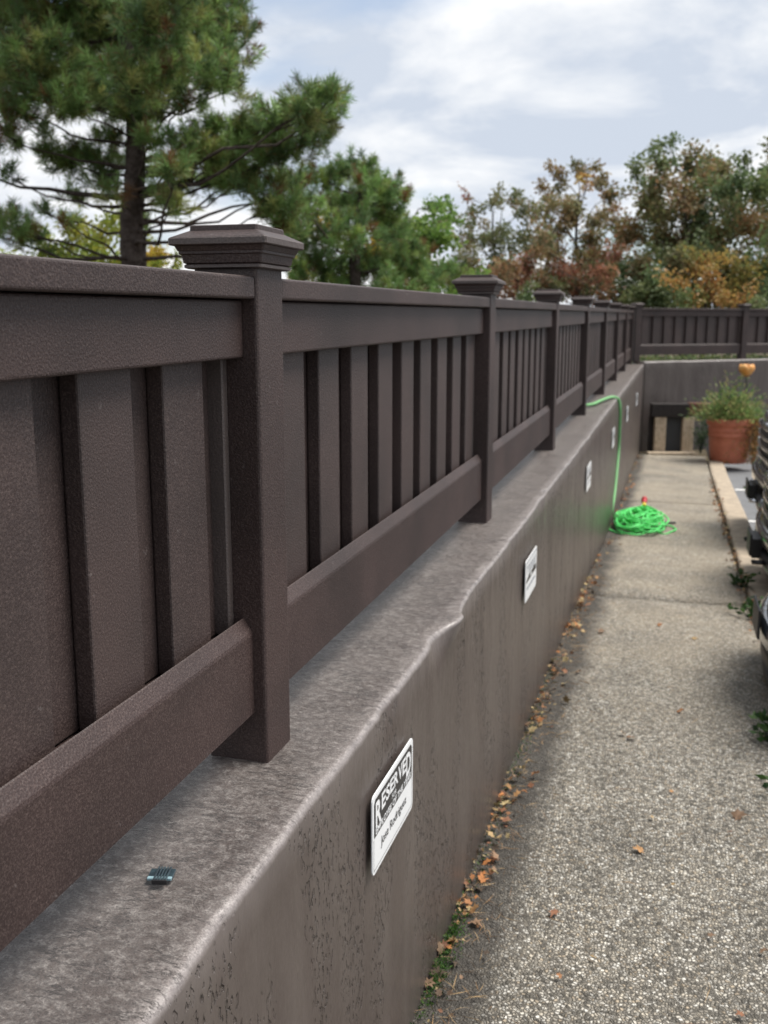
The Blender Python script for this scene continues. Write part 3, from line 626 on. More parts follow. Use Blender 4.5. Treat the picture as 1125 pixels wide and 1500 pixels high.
sp_ = smooth_path(P, 8); n = len(sp_)
rad = [float(np.interp(i/n, [0, .1, .5, .72, .76, 1], [.014, .016, .016, .015, .008, .0080])) for i in range(n)]
V, F = tube(sp_, rad, 8); V = [Vector(v)-H0 for v in V]
link('hanging_end', MB().add((V, F)).me('hanging_end', True), M['hose_faded'], hose)
nz_ = MB(); nz_.add(tube([(.02, .45, .17), (.02, .52, .20)], [.022, .03], 10)); nz_.add(tube([(.02, .52, .20), (.02, .55, .215)], [.034, .03], 10))
link('nozzle', nz_.me('nozzle', True), M['red'], hose)
link('nozzle_ring', MB().add(tube([(.02, .42, .155), (.02, .45, .17)], [.02, .023], 10)).me('nozzle_ring'), M['yellow'], hose)
link('coupling', MB().add(tube([(.24, .18, .02), (.36, .23, .02)], [.014, .012], 8)).me('coupling'), M['black'], hose)

# ------------------------------------------------------------------ timber framed opening at the path end
tf = empty('timber_frame', (-.02, 18.60, gz(18.6)), R(12)); tag(tf, 'low timber framed vent opening with black lintel and pale wooden posts', 'timber frame')
link('lintel', box('lintel', -.33, .33, 0, .20, .63, .87, .012), M['darkwood'], tf)
link('post', box('post', -.255, -.055, .02, .16, -.05, .635, .012), M['wood'], tf); link('post', box('post', .235, .335, .02, .16, -.05, .635, .012), M['wood'], tf)
link('post', box('post', .338, .435, .03, .15, -.05, .635, .012), M['wood'], tf)
link('dark_panel', box('dark_panel', -.33, .44, .19, .24, -.05, .64, .004), M['darkwood'], tf)
link('door', box('door', -.05, .23, .12, .15, .0, .628, .006), M['slate'], tf)
link('beam', box('beam', .333, .95, .03, .22, .66, .88, .012), M['redwood'], tf)
link('sill', box('sill', -.40, .46, -.22, -.02, -.06, .02, .012), M['wood'], tf)

# ------------------------------------------------------------------ planter
pl = empty('planter', (.95, 17.55, gz(17.5)-.02)); tag(pl, 'large round terracotta pot of pale green plants at the end of the kerb', 'planter')
prof = [(0, .0), (.27, .0), (.285, .012), (.305, .12), (.325, .35), (.335, .44), (.345, .445), (.347, .47), (.338, .478), (.342, .52), (.352, .525), (.354, .55), (.345, .556), (.352, .62), (.375, .63), (.385, .65), (.385, .72), (.375, .735), (.345, .735), (.335, .70), (.33, .66)]
link('pot', MB().add(lathe(prof, 40)).me('pot', True), M['terra'], pl)
link('soil', MB().add(([(.33*math.cos(t), .33*math.sin(t), .67+.02*math.sin(5*t)) for t in np.linspace(0, 2*math.pi, 24, endpoint=False)], [tuple(range(24))])).me('soil'), M['soil'], pl)
n = 3800
st = RNG.normal(0, .17, (n, 3)); st[:, 2] = np.abs(RNG.normal(0, .28, n)); c = np.stack([st[:, 0]*1.25, st[:, 1]*1.25, .68+st[:, 2]*(1-.4*np.clip(np.hypot(st[:, 0], st[:, 1])/.4, 0, 1))], 1)
dirs = np.stack([st[:, 0]*1.5, st[:, 1]*1.5, np.full(n, .35)], 1)+RNG.normal(0, .22, (n, 3))
link('foliage', quads_mesh('foliage', leaf_quads(c, RNG.uniform(.05, .11, n), RNG.uniform(.014, .028, n), dirs), pick([(.16, .24, .07), (.10, .19, .06), (.26, .32, .11), (.30, .27, .12)], n)), M['leaf'], pl)
n = 1500
t = RNG.normal(.2, .55, n); rr2 = .38+np.abs(RNG.normal(0, .05, n)); c = np.stack([rr2*np.cos(t), -np.abs(rr2*np.sin(t)*.9), RNG.uniform(.03, .75, n)], 1)
link('dried_foliage', quads_mesh('dried_foliage', leaf_quads(c, RNG.uniform(.03, .07, n), RNG.uniform(.012, .025, n), None, .4), pick([(.20, .11, .04), (.30, .15, .05), (.13, .12, .05), (.36, .18, .05)], n)), M['dry'], pl)
gs = empty('garden_ornament', (1.18, 17.75, gz(17.7)+.6)); tag(gs, 'orange yellow cup shaped flower ornament on a dark stalk above the pot', 'ornament')
link('stalk', MB().add(tube([(0, 0, 0), (.01, 0, .4), (-.02, 0, .82)], [.011, .010, .010], 6)).me('stalk'), M['stalk'], gs)
for k in range(5):
    V = []; F = []; a0 = k*math.pi*2/5+.4
    for i in range(5):
        u = i/4
        for j in range(4):
            s = (j/3-.5)*(1.5 if i < 4 else .8); rr3 = .03+.10*math.sin(u*2.2)+.010*(k % 2)
            V.append((-.02+rr3*math.cos(a0+s), rr3*math.sin(a0+s), .80+.20*u-.012*abs(s)))
    for i in range(4):
        for j in range(3): q = i*4+j; F.append((q, q+1, q+5, q+4))
    o = link('petal', mesh('petal', V, F, True), M['orange'], gs); sm_ = o.modifiers.new('s', 'SOLIDIFY'); sm_.thickness = .004

def sprig(name, loc, n, rad, hgt, L, cols, label, cat, group=None, m='leaf', wts=None):
    root = empty(name, loc); tag(root, label, cat, group)
    st_ = MB(); ends = []
    for i in range(max(4, n//9)):
        a = random.uniform(0, 6.28); r0 = random.uniform(.2, 1)*rad; h = random.uniform(.5, 1)*hgt
        e = Vector((r0*math.cos(a), r0*math.sin(a), h)); st_.add(tube([(0, 0, -.01), e*.5+Vector((0, 0, h*.15)), e], [.003, .0025, .0012], 4)); ends.append(e)
    link('stem', st_.me('stem'), M['stalk'], root)
    E_ = np.array([ends[i % len(ends)] for i in range(n)]); tt = RNG.uniform(.35, 1.05, (n, 1)); c_ = E_*tt + RNG.normal(0, L*.35, (n, 3)); c_[:, 2] = np.maximum(c_[:, 2], .006)
    d_ = E_*1.0 + RNG.normal(0, rad*.6+.01, (n, 3)); d_[:, 2] = np.abs(d_[:, 2])*.6
    link('leaves', quads_mesh('leaves', leaf_quads(c_, RNG.uniform(.6, 1.1, n)*L, RNG.uniform(.35, .55, n)*L, d_), pick(cols, n, .2, wts)), M[m], root)
    return root
GR = [(.035, .085, .02), (.055, .11, .025), (.025, .06, .02)]
sprig('weed', (.60, 7.95, gz(7.95)-.01), 60, .17, .10, .07, GR, 'leafy green weed in the kerb joint beyond the nearest car', 'weed', 'weeds beside the kerb')
sprig('weed', (.585, 6.95, gz(6.95)-.01), 90, .19, .13, .07, GR, 'spreading green weed in the kerb joint just past the nearest car nose', 'weed', 'weeds beside the kerb')
sprig('weed', (.50, 4.62, gz(4.6)-.005), 60, .12, .10, .06, GR, 'dark green weed on the path edge under the nearest car', 'weed', 'weeds beside the kerb')
sprig('weed', (.53, 4.15, gz(4.1)-.005), 40, .10, .07, .06, GR, 'small weed nearest the camera at the right path edge', 'weed', 'weeds beside the kerb')
sprig('ivy', (.53, 18.55, gz(18.5)), 260, .18, .62, .06, [(.03, .07, .025), (.05, .10, .035), (.12, .15, .10)], 'dark green ivy between the timber frame and the pot', 'ivy')

# ------------------------------------------------------------------ parked vehicles, nose in to the kerb
def car(loc, W, Lc, hood, roof, nose_bow, paint, label, style, wheel_r=.34, clear=.20):
    root = empty('parked_car', loc, random.uniform(-.01, .01)); tag(root, label, 'car', 'vehicles parked along the kerb')
    belt = hood+.10; ns = 13
    xs_ = [0, .03, .10, .25, .55, .95, 1.25, 1.6, 2.4, 3.2, Lc-.7, Lc-.25, Lc-.05, Lc]
    tops = [hood*.62, hood*.74, hood*.86, hood*.93, hood*.97, hood, hood+.03, belt, belt+.02, belt+.03, belt+.02, belt-.03, belt-.12, belt-.3]
    bots = [clear+.12, clear+.03, clear, clear, clear, clear, clear, clear, clear, clear, clear, clear+.05, clear+.12, clear+.2]
    hw = [W*.40, W*.44, W*.47, W*.49, W*.495, W*.5, W*.5, W*.5, W*.5, W*.5, W*.5, W*.485, W*.46, W*.42]
    V = []; F = []; K = 20
    for x, tz, bz, h in zip(xs_, tops, bots, hw):
        for k in range(K):
            a = 2*math.pi*k/K; ex = .34
            cy_ = math.copysign(abs(math.cos(a))**ex, math.cos(a)); cz_ = math.copysign(abs(math.sin(a))**(ex*1.25), math.sin(a))
            y = h*cy_; z = (tz+bz)/2+(tz-bz)/2*cz_
            if z > (tz+bz)/2: y *= 1-.07*(z-(tz+bz)/2)/max(.01, (tz-bz)/2)
            xb = nose_bow*(abs(y)/(W/2))**2.2*max(0, 1-x/1.6)
            V.append((x+xb, y, z))
    nn = len(xs_)
    for i in range(nn-1):
        for k in range(K): k2 = (k+1) % K; F.append((i*K+k, (i+1)*K+k, (i+1)*K+k2, i*K+k2))
    F.append(tuple(range(K))); F.append(tuple((nn-1)*K+k for k in reversed(range(K))))
    o = link('body', mesh('body', V, F, True), M[paint], root); md = o.modifiers.new('s', 'SUBSURF'); md.levels = md.render_levels = 1
    # greenhouse
    gx = [1.25, 1.95, 2.3, Lc-1.1 if style != 'pickup' else 3.2, Lc-.45 if style != 'pickup' else 3.45]; gzt = [belt-.05, roof-.05, roof, roof-.02, belt-.02]
    V = []; F = []
    for x, z in zip(gx, gzt):
        w_ = W*.46 if z < belt+.1 else W*.37
        for y in (-w_, -w_*.6, 0, w_*.6, w_): V.append((x, y, z-(.03 if abs(y) == w_ else 0)))
    n0 = len(V)
    for x in gx:
        for y in (-W*.475, W*.475): V.append((x, y, belt-.06))
    for i in range(4):
        for j in range(4): q = i*5+j; F.append((q, q+5, q+6, q+1))
        F.append((i*5, n0+2*i, n0+2*i+2, i*5+5)); F.append((i*5+4, i*5+9, n0+2*i+3, n0+2*i+1))
    link('windows', mesh('windows', V, F), M['glass'], root)
    V = []; F = []
    for x, z in ((1.9, roof-.055), (2.3, roof+.012), (gx[3], roof-.008)):
        for y in (-W*.375, -W*.22, 0, W*.22, W*.375): V.append((x, y, z-(.028 if abs(y) > W*.3 else 0)+.004))
    for i in range(2):
        for j in range(4): q = i*5+j; F.append((q, q+5, q+6, q+1))
    o = link('roof', mesh('roof', V, F, True), M[paint], root); o.modifiers.new('s', 'SOLIDIFY').thickness = .02
    for sx in (-1, 1):
        for x0, x1, z0, z1 in ((1.28, 1.95, belt-.03, roof-.07), (gx[4]-.02, gx[3], belt-.03, roof-.05)):
            link('pillar', MB().add(tube([(x0, sx*W*.465, z0), (x1, sx*W*.378, z1)], .035, 6)).me('pillar', True), M[paint], root)
        link('mirror', box('mirror', 1.5, 1.66, sx*W*.5-.02+(0 if sx > 0 else -.17), sx*W*.5+.02+(.17 if sx > 0 else 0), belt+.0, belt+.14, .03, 3), M[paint], root)
    for x in (.88, Lc-.9):
        for sx in (-1, 1):
            y0 = sx*(W/2-.10); wl = MB(); prof_ = [(wheel_r*.60, -.115), (wheel_r*.92, -.115), (wheel_r, -.08), (wheel_r, .08), (wheel_r*.92, .115), (wheel_r*.60, .115)]
            v_, f_ = lathe(prof_, 28); tyre = link('wheel', mesh('wheel', [(x+p[0], y0+p[2], wheel_r+p[1]) for p in v_], f_, True), M['rubber'], root)
            v_, f_ = lathe([(wheel_r*.61, sx*.05), (wheel_r*.56, sx*.105), (wheel_r*.2, sx*.085), (0.001, sx*.085)], 20)
            link('rim', mesh('rim', [(x+p[0], y0+p[2], wheel_r+p[1]) for p in v_], f_, True), M['alloy'], tyre)
            v_, f_ = lathe([(wheel_r*1.16, sx*.113), (wheel_r*1.02, sx*.105)], 28)
            link('wheel_arch', mesh('wheel_arch', [(x+p[0], y0+p[2]+0, wheel_r+.02+p[1]) for p in v_], f_, True), M['black'], root)
    def front(x, y): return x + nose_bow*(abs(y)/(W/2))**2.2
    def curved_bar(name, y0, y1, z, th, dp, m, x=0., n=14):
        V = []; F = []
        for i in range(n+1):
            y = y0+(y1-y0)*i/n; xx = front(x, y)
            for a, b in ((0, -th), (-dp, -th*.6), (-dp, th*.6), (0, th)): V.append((xx+a, y, z+b))
        for i in range(n):
            for k in range(4): k2 = (k+1) % 4; q = i*4; F.append((q+k, q+k2, q+4+k2, q+4+k))
        F.append((0, 1, 2, 3)); F.append((n*4+3, n*4+2, n*4+1, n*4))
        link(name, mesh(name, V, F, True), M[m], root)
    def lens(y, z, ry, rz, x=.03, m='lamp'):
        V, F = lathe([(.001, -.05), (.5, -.045), (.85, -.02), (1, .03), (1, .08)], 20)
        link('headlight', mesh('headlight', [(front(x, y)+p[2], y+p[0]*ry, z+p[1]*rz) for p in V], F, True), M[m], root)
    if style == 'hatch':
        curved_bar('grille', -.42, .42, hood*.66, .055, .012, 'black', .035); curved_bar('chrome_strip', -.5, .5, hood*.765, .010, .015, 'chrome', .035)
        curved_bar('bumper', -W*.43, W*.43, hood*.46, .075, .05, paint, .03); curved_bar('intake', -.62, .62, hood*.335, .05, .02, 'black', .02)
        curved_bar('chin', -W*.42, W*.42, clear+.03, .03, .035, 'black', .05)
        for s in (-1, 1): lens(s*W*.365, hood*.72, .20, .075, .045); lens(s*W*.36, hood*.38, .06, .05, .01)
        link('licence_plate', box('licence_plate', -.045, -.032, -.16, .16, hood*.44, hood*.44+.15, .003, 1), M['plate'], root)
        curved_bar('hood_edge', -W*.40, W*.40, hood*.80, .012, .012, 'chrome', .07)
    else:
        nb = 4 if style == 'pickup' else 3
        curved_bar('grille', -.62, .62, hood*.755, hood*.115, .015, 'black', .015)
        for i in range(nb): curved_bar('grille_bar', -.64, .64, hood*(.655+.20*i/(nb-1)), .019, .045, 'chrome' if (style == 'pickup' and i == 1) else 'carblack', .015)
        curved_bar('bumper', -W*.47, W*.47, hood*.52, .085, .09, 'carblack', .02)
        curved_bar('lower_bumper', -W*.46, W*.46, hood*.37, .055, .075, 'black', .02); curved_bar('skid_plate', -.5, .5, hood*.28, .03, .05, 'alloy', .04)
        curved_bar('hood_lip', -W*.42, W*.42, hood*.90, .025, .03, paint, .05)
        for s in (-1, 1):
            lens(s*W*.40, hood*.76, .13, .10, .03); lens(s*W*.40, hood*.64, .10, .05, .02); lens(s*W*.33, hood*.38, .075, .06, -.045)
            link('tow_hook', MB().add(tube([(-.02, s*.42, hood*.37), (-.12, s*.42, hood*.37), (-.12, s*.42+.05, hood*.37), (-.02, s*.42+.05, hood*.37)], .014, 6)).me('tow_hook', True), M['chrome' if style == 'pickup' else 'black'], root)
        link('licence_plate', box('licence_plate', -.125, -.11, -.155, .155, hood*.36, hood*.36+.17, .003, 1), M['plate'], root)
        link('plate_bracket', box('plate_bracket', -.109, -.03, -.17, .17, hood*.35, hood*.35+.15, .004, 1), M['black'], root)
        if style == 'pickup':
            link('bed', box('bed', 3.5, Lc-.1, -W*.44, W*.44, belt-.25, belt+.03, .02), M['black'], root)
    return root
car((.52, 5.38, gz(5.4)-.135), 1.80, 4.5, 1.02, 1.56, .26, 'cargrey', 'dark grey blue car nearest the camera, its nose overhanging the kerb', 'hatch')
car((.75, 8.10, gz(8.2)-.135), 1.95, 4.8, 1.10, 1.80, .16, 'carblack', 'middle of the three parked vehicles, black with a dark front plate', 'suv', .37, .26)
car((.90, 10.75, gz(10.9)-.135), 2.02, 5.6, 1.46, 2.02, .10, 'carblack', 'farthest parked vehicle, tall black truck with bright grille bars beside the pot', 'pickup', .41, .33)

# ------------------------------------------------------------------ fallen leaves, litter, moss
def leaf_shape(seed):
    r = random.Random(seed); V = [(0, 0, 0)]; n = 14
    for i in range(n):
        a = 2*math.pi*i/n; rad_ = (1 if i % 2 == 0 else .55)*(r.uniform(.75, 1.1))*(.5+.5*abs(math.cos(a*.5)))
        x, y = rad_*math.cos(a), .75*rad_*math.sin(a); V.append((x, y, .30*y*y+.18*math.sin(3*x)+r.uniform(-.08, .12)))
    return V, [(0, 1+i, 1+(i+1) % n) for i in range(n)]
LEAFCOL = [(.32, .15, .065), (.38, .21, .09), (.24, .11, .06), (.37, .26, .13), (.19, .12, .075)]
leaf_meshes = []
for i in range(10):
    V, F = leaf_shape(i); me = mesh('fallen_leaf', V, F, True)
    me.materials.append(mat('fallen_leaf_%d' % i, LEAFCOL[i % 5], .75, .3, var=(2.2, tuple(c*.55 for c in LEAFCOL[i % 5]), .4, .7))); leaf_meshes.append(me)
def ground_pt(px, py):
    lo = spot(px, py, 30); d = (lo-Vector((0, 0, EYE))); 
    y = 3.
    for _ in range(40): t_ = (gz(y)-EYE)/d.z; y = d.y*t_
    return Vector((0, 0, EYE))+d*t_
onpath = [(925, 1083, 9), (937, 1249, 14), (812, 1340, 13), (870, 1407, 8), (1080, 1199, 16), (995, 1045, 9), (983, 1163, 6), (1068, 1222, 6), (1018, 938, 8), (880, 927, 10), (966, 918, 7), (913, 1077, 8), (1085, 1490, 11), (955, 1200, 6), (1117, 1398, 10), (820, 1435, 7), (760, 1040, 8), (735, 1190, 11), (985, 1300, 5), (1040, 1375, 8)]
LL = ['small orange leaf in the middle of the path, level with the near car bumper', 'curled orange leaf alone near the centre of the foreground path', 'tan upright curled leaf in the left foreground of the path', 'brown leaf scrap low in the left foreground, right of the mossy joint',
      'pair sized russet leaf near the right picture edge, in the foreground path', 'thin brown leaf on the path right of centre, below the sandy patch', 'tiny ochre leaf right of centre, above the curled orange foreground leaf', 'small red brown leaf just below the russet leaf by the right edge',
      'reddish leaf on the path beyond the sandy patch, right of centre', 'brown leaf just past the path joint nearest the wall side', 'small orange leaf in the middle just before the path joint', 'flat brown leaf touching the small orange mid path leaf on its left',
      'orange leaf at the very bottom right of the path', 'tiny brown leaf up and right of the curled orange foreground leaf', 'brown leaf cut by the right picture edge in the foreground', 'small rust leaf low in the foreground left of the brown scrap',
      'orange leaf a hand width from the wall foot, mid distance', 'large yellowish leaf by the wall foot beyond the nearest sign', 'tiny dark leaf in the empty middle of the foreground path', 'narrow tan leaf in the lower right of the foreground path']
for i, (px, py, s) in enumerate(onpath):
    p = ground_pt(px, py); size = s*.5*(p-Vector((0, 0, EYE))).length/FPX*2.0
    o = link('fallen_leaf', leaf_meshes[i % 10], None, None, p+Vector((0, 0, .012)), random.uniform(0, 6.3)); o.scale = (size, size, size*.9); o.rotation_euler = (random.uniform(-.3, .3), random.uniform(-.3, .3), random.uniform(0, 6.3))
    tag(o, LL[i], 'leaf', 'fallen leaves scattered on the path')
yl = ground_pt(728, 1197)
n = 1900
yy = np.concatenate([RNG.uniform(1.8, 18, 1000), RNG.uniform(2.4, 8.5, 900)]); xx = np.array([wx(a) for a in yy]) + np.abs(RNG.normal(.018, .05, n)); clump = np.array([noise.noise(Vector((0, a*1.8, 7))) for a in yy]); keep = clump > RNG.uniform(-.45, .5, n)
n2_ = 620; y2 = RNG.uniform(4.0, 15, n2_); x2 = RNG.normal(.607, .028, n2_)
xx = np.concatenate([xx[keep], x2]); yy = np.concatenate([yy[keep], y2]); n = len(xx)
c = np.stack([xx, yy, np.array([gz(a) for a in yy])+RNG.uniform(.004, .03, n)], 1); d = RNG.normal(size=(n, 3)); d[:, 2] *= .3
LV = []; LF = []; LC = []; cols_ = pick(LEAFCOL+[(.12, .08, .05), (.07, .05, .035), (.09, .065, .045), (.42, .33, .17), (.44, .18, .06)], n, .3)
shapes = [leaf_shape(50+i) for i in range(12)]
for i in range(n):
    V_, F_ = shapes[i % 12]; mt = Matrix.Translation(Vector(c[i])) @ Matrix.Rotation(random.uniform(0, 6.3), 4, 'Z') @ Matrix.Rotation(random.gauss(0, .45), 4, 'X') @ Matrix.Rotation(random.gauss(0, .35), 4, 'Y') @ Matrix.Scale(random.choice((.007, .010, .014, .02, .03))*random.uniform(.8, 1.25), 4)
    k_ = len(LV); LV += [mt @ Vector(v) for v in V_]; LF += [tuple(q+k_ for q in f_) for f_ in F_]; LC += [(*cols_[i]*(1 if j else .7), 1) for j in range(len(V_))]
lm_ = mesh('leaf_litter', LV, LF, True); ca_ = lm_.color_attributes.new('leafcol', 'FLOAT_COLOR', 'POINT'); ca_.data.foreach_set('color', np.array(LC, np.float32).reshape(-1))
lit = link('leaf_litter', lm_, M['dry'])
tag(lit, 'dry orange and brown leaf litter gathered along the wall foot and kerb', 'leaf litter', kind='stuff')
n = 1100; yy = RNG.uniform(1.9, 8, n); xx = np.array([wx(a) for a in yy])+np.abs(RNG.normal(.02, .09, n)); k_ = RNG.random(n) < .14; xx[k_] = RNG.uniform(-.5, .58, k_.sum())
c = np.stack([xx, yy, np.array([gz(a) for a in yy])+RNG.uniform(.004, .018, n)], 1); d = RNG.normal(size=(n, 3)); d[:, 2] *= .12
nd = link('fallen_needles', quads_mesh('fallen_needles', leaf_quads(c, RNG.uniform(.04, .10, n), np.full(n, .0022), d), pick([(.28, .17, .08), (.36, .25, .13), (.16, .10, .06)], n)), M['dry'])
tag(nd, 'thin brown pine needles strewn at the wall foot', 'pine needles', kind='stuff')
n = 1500; yy = np.concatenate([RNG.normal(2.78, .05, n//4), RNG.normal(2.58, .07, n//3), RNG.uniform(2, 5.5, n-n//4-n//3)]); xx = np.array([wx(a) for a in yy])+.006+np.abs(RNG.normal(.0, .024, n))
c = np.stack([xx, yy, np.array([gz(a) for a in yy])+RNG.uniform(.0, .018, n)], 1); d = RNG.normal(size=(n, 3)); d[:, 2] = np.abs(d[:, 2])+.2
ms_ = link('moss', quads_mesh('moss', leaf_quads(c, RNG.uniform(.006, .018, n), RNG.uniform(.003, .006, n), d), pick([(.05, .12, .02), (.08, .16, .03), (.03, .07, .02)], n)), M['leaf'])
tag(ms_, 'green moss and seedlings in the joint at the wall foot', 'moss', kind='stuff')

# ------------------------------------------------------------------ trees
def limb(mb, a, b, r0, r1, sag=0., wob=.06, n=7, sides=5):
    a = Vector(a); b = Vector(b); L_ = (b-a).length; P_ = []
    s = random.uniform(0, 99)
    for i in range(n+1):
        t_ = i/n; p = a.lerp(b, t_); p.z += sag*L_*math.sin(math.pi*t_)
        wv_ = Vector((noise.noise(Vector((s, t_*3, 0))), noise.noise(Vector((s, t_*3, 9))), noise.noise(Vector((s, t_*3, 5)))))*wob*L_*math.sin(math.pi*t_)
        P_.append(p+wv_)
    mb.add(tube(P_, [r0+(r1-r0)*(i/n)**.8 for i in range(n+1)], sides)); return P_
def tufts(cent, up, L=.10, per=80, w=.0085):
    """needle tufts: every needle a thin blade fanning from the shoot"""
    n = len(cent); c_ = np.repeat(cent, per, 0); u_ = np.repeat(unit(up), per, 0); t_ = RNG.uniform(-.5, .55, (n*per, 1))
    d_ = u_*RNG.uniform(.25, 1.1, (n*per, 1)) + RNG.normal(0, .55, (n*per, 3)); d_ = unit(d_)
    return leaf_quads(c_+u_*t_*L*1.2, RNG.uniform(.7, 1.15, n*per)*L, np.full(n*per, w), d_)
def pine(name, base, trunk_px, Yt, pads, label, tuft_L, dens, cols, r_base, per=75):
    base = Vector(base); root = empty(name, base); tag(root, label, 'tree')
    tp = [base-Vector((0, 0, .3))] + [spot(px, py, Yt) for px, py in trunk_px]
    tp = smooth_path(tp, 6); n = len(tp); mb = MB()
    V, F = tube(tp, [r_base*(1-.80*i/n)*(1+.06*math.sin(i*2.1)) for i in range(n)], 12); mb.add((V, F))
    T = []; UPS = []
    for (px, py, r) in pads:
        Yp = Yt + RNG.normal(0, .75)
        c_ = spot(px, py, Yp); rw_ = r/FPX*Yp*1.08
        # limb from the trunk, starting a little lower than the pad
        tgt = min(tp[3:], key=lambda q: abs(q.z-(c_.z-.25*(c_-Vector((q.x, q.y, c_.z))).length)))
        dist = (c_-tgt).length
        P_ = limb(mb, tgt, c_, .008+.010*dist, .006, -.06, .10)
        m = max(4, int(dens*rw_*rw_*560))
        q = RNG.normal(0, .52, (m, 3))*rw_*np.array([1, 1.1, .62]); q = q[np.linalg.norm(q, axis=1) < rw_*1.35]
        cen = np.array(c_)+q
        upv = q/rw_*.8 + np.array([0, 0, .9]) + RNG.normal(0, .3, q.shape)
        for j in range(0, len(cen), 3):
            mb.add(tube([P_[-2], Vector(c_).lerp(Vector(cen[j]), .55)-Vector((0, 0, .02)), cen[j]], [.006, .005, .003], 3, False))
        T.append(cen); UPS.append(upv)
    T = np.concatenate(T); UPS = np.concatenate(UPS)
    V = [Vector(v)-base for v in mb.v]; tr = MB(); tr.add((V, mb.f)); link('trunk', tr.me('trunk', True), M['bark'], root)
    Pq = tufts(T, UPS, tuft_L, per); Pq = Pq-np.array(base)
    tc_ = pick(cols, len(T), .25, None)*(1+.28*np.array([noise.noise(Vector(q)*2.2) for q in T]))[:, None]; brown = RNG.random(len(T)) < .05; tc_[brown] = np.array([.16, .085, .035])
    C = np.repeat(tc_, per, 0)*(1+RNG.normal(0, .12, (len(T)*per, 1)))
    old = RNG.random(len(C)) < .07; C[old] = np.array([.17, .10, .045])
    link('crown', quads_mesh('crown', Pq, np.clip(C, .004, .9)), M['needle'], root)
    return root
PG = [(.15, .25, .08), (.18, .29, .09), (.22, .32, .10), (.095, .16, .06), (.25, .28, .09)]
pads1 = [(25, 35, 62), (95, 25, 62), (165, 15, 60), (235, 25, 55), (295, 35, 48), (330, 80, 36), (322, 0, 42), (345, 45, 24), (100, -60, 80), (200, -70, 75), (285, -60, 55), (10, -60, 70), (150, -170, 85), (230, -180, 65), (60, -160, 70), (170, -280, 80), (180, -380, 55), (-60, 0, 70), (-60, 110, 60), (-90, 220, 60), (-120, -90, 80),
         (15, 105, 52), (65, 125, 52), (125, 115, 48), (195, 110, 55), (240, 125, 42), (160, 70, 52), (268, 88, 45), (318, 115, 36), (345, 128, 20), (55, 75, 50), (215, 65, 50), (25, 165, 36), (105, 150, 40), (190, 165, 30), (150, 150, 34), (10, 200, 30), (225, 160, 30), (275, 150, 22),
         (365, 195, 34), (405, 178, 34), (440, 165, 32), (470, 150, 30), (492, 138, 20), (478, 175, 24), (425, 215, 32), (455, 195, 28), (385, 215, 30), (345, 205, 30), (395, 235, 22), (305, 190, 24), (270, 205, 22),
         (285, 240, 36), (330, 232, 36), (255, 250, 28), (370, 262, 32), (410, 285, 32), (345, 275, 26), (305, 265, 26), (435, 270, 26), (395, 305, 28), (425, 325, 26),
         (15, 325, 32), (42, 345, 32), (8, 255, 16), (95, 240, 28), (130, 232, 28), (152, 265, 24), (110, 288, 18), (188, 235, 22), (210, 328, 18), (80, 225, 22), (172, 285, 18), (235, 285, 22), (255, 300, 20), (100, 325, 14), (65, 310, 14), (-40, 330, 40), (215, 205, 24), (155, 205, 24)]
b1 = spot(196, 380, 10.0); b1.z = .86
pine('pine_tree', b1, [(196, 380), (193, 330), (197, 270), (199, 200), (192, 130), (186, 50), (182, -60), (180, -200), (180, -400)], 10.0, pads1, 'large dark green pine rising behind the near fence bay at upper left', .12, 1.0, PG, .150)
pads2 = [(470, 262, 32), (512, 252, 24), (532, 248, 20), (548, 272, 32), (442, 300, 30), (495, 298, 34), (455, 345, 42), (515, 340, 42), (572, 345, 30), (580, 290, 24), (595, 375, 34), (475, 395, 42), (545, 395, 42), (610, 405, 36), (440, 395, 30), (520, 300, 30), (556, 310, 30), (430, 345, 30), (650, 400, 26), (500, 430, 40), (580, 430, 40)]
b2 = spot(520, 400, 13.5); b2.z = .9
pine('pine_tree', b2, [(520, 400), (522, 350), (528, 290), (530, 255)], 13.5, pads2, 'smaller bushy green pine between the first and second post caps', .11, .75, [(.15, .26, .08), (.18, .30, .09), (.24, .33, .09), (.11, .19, .07)], .10)

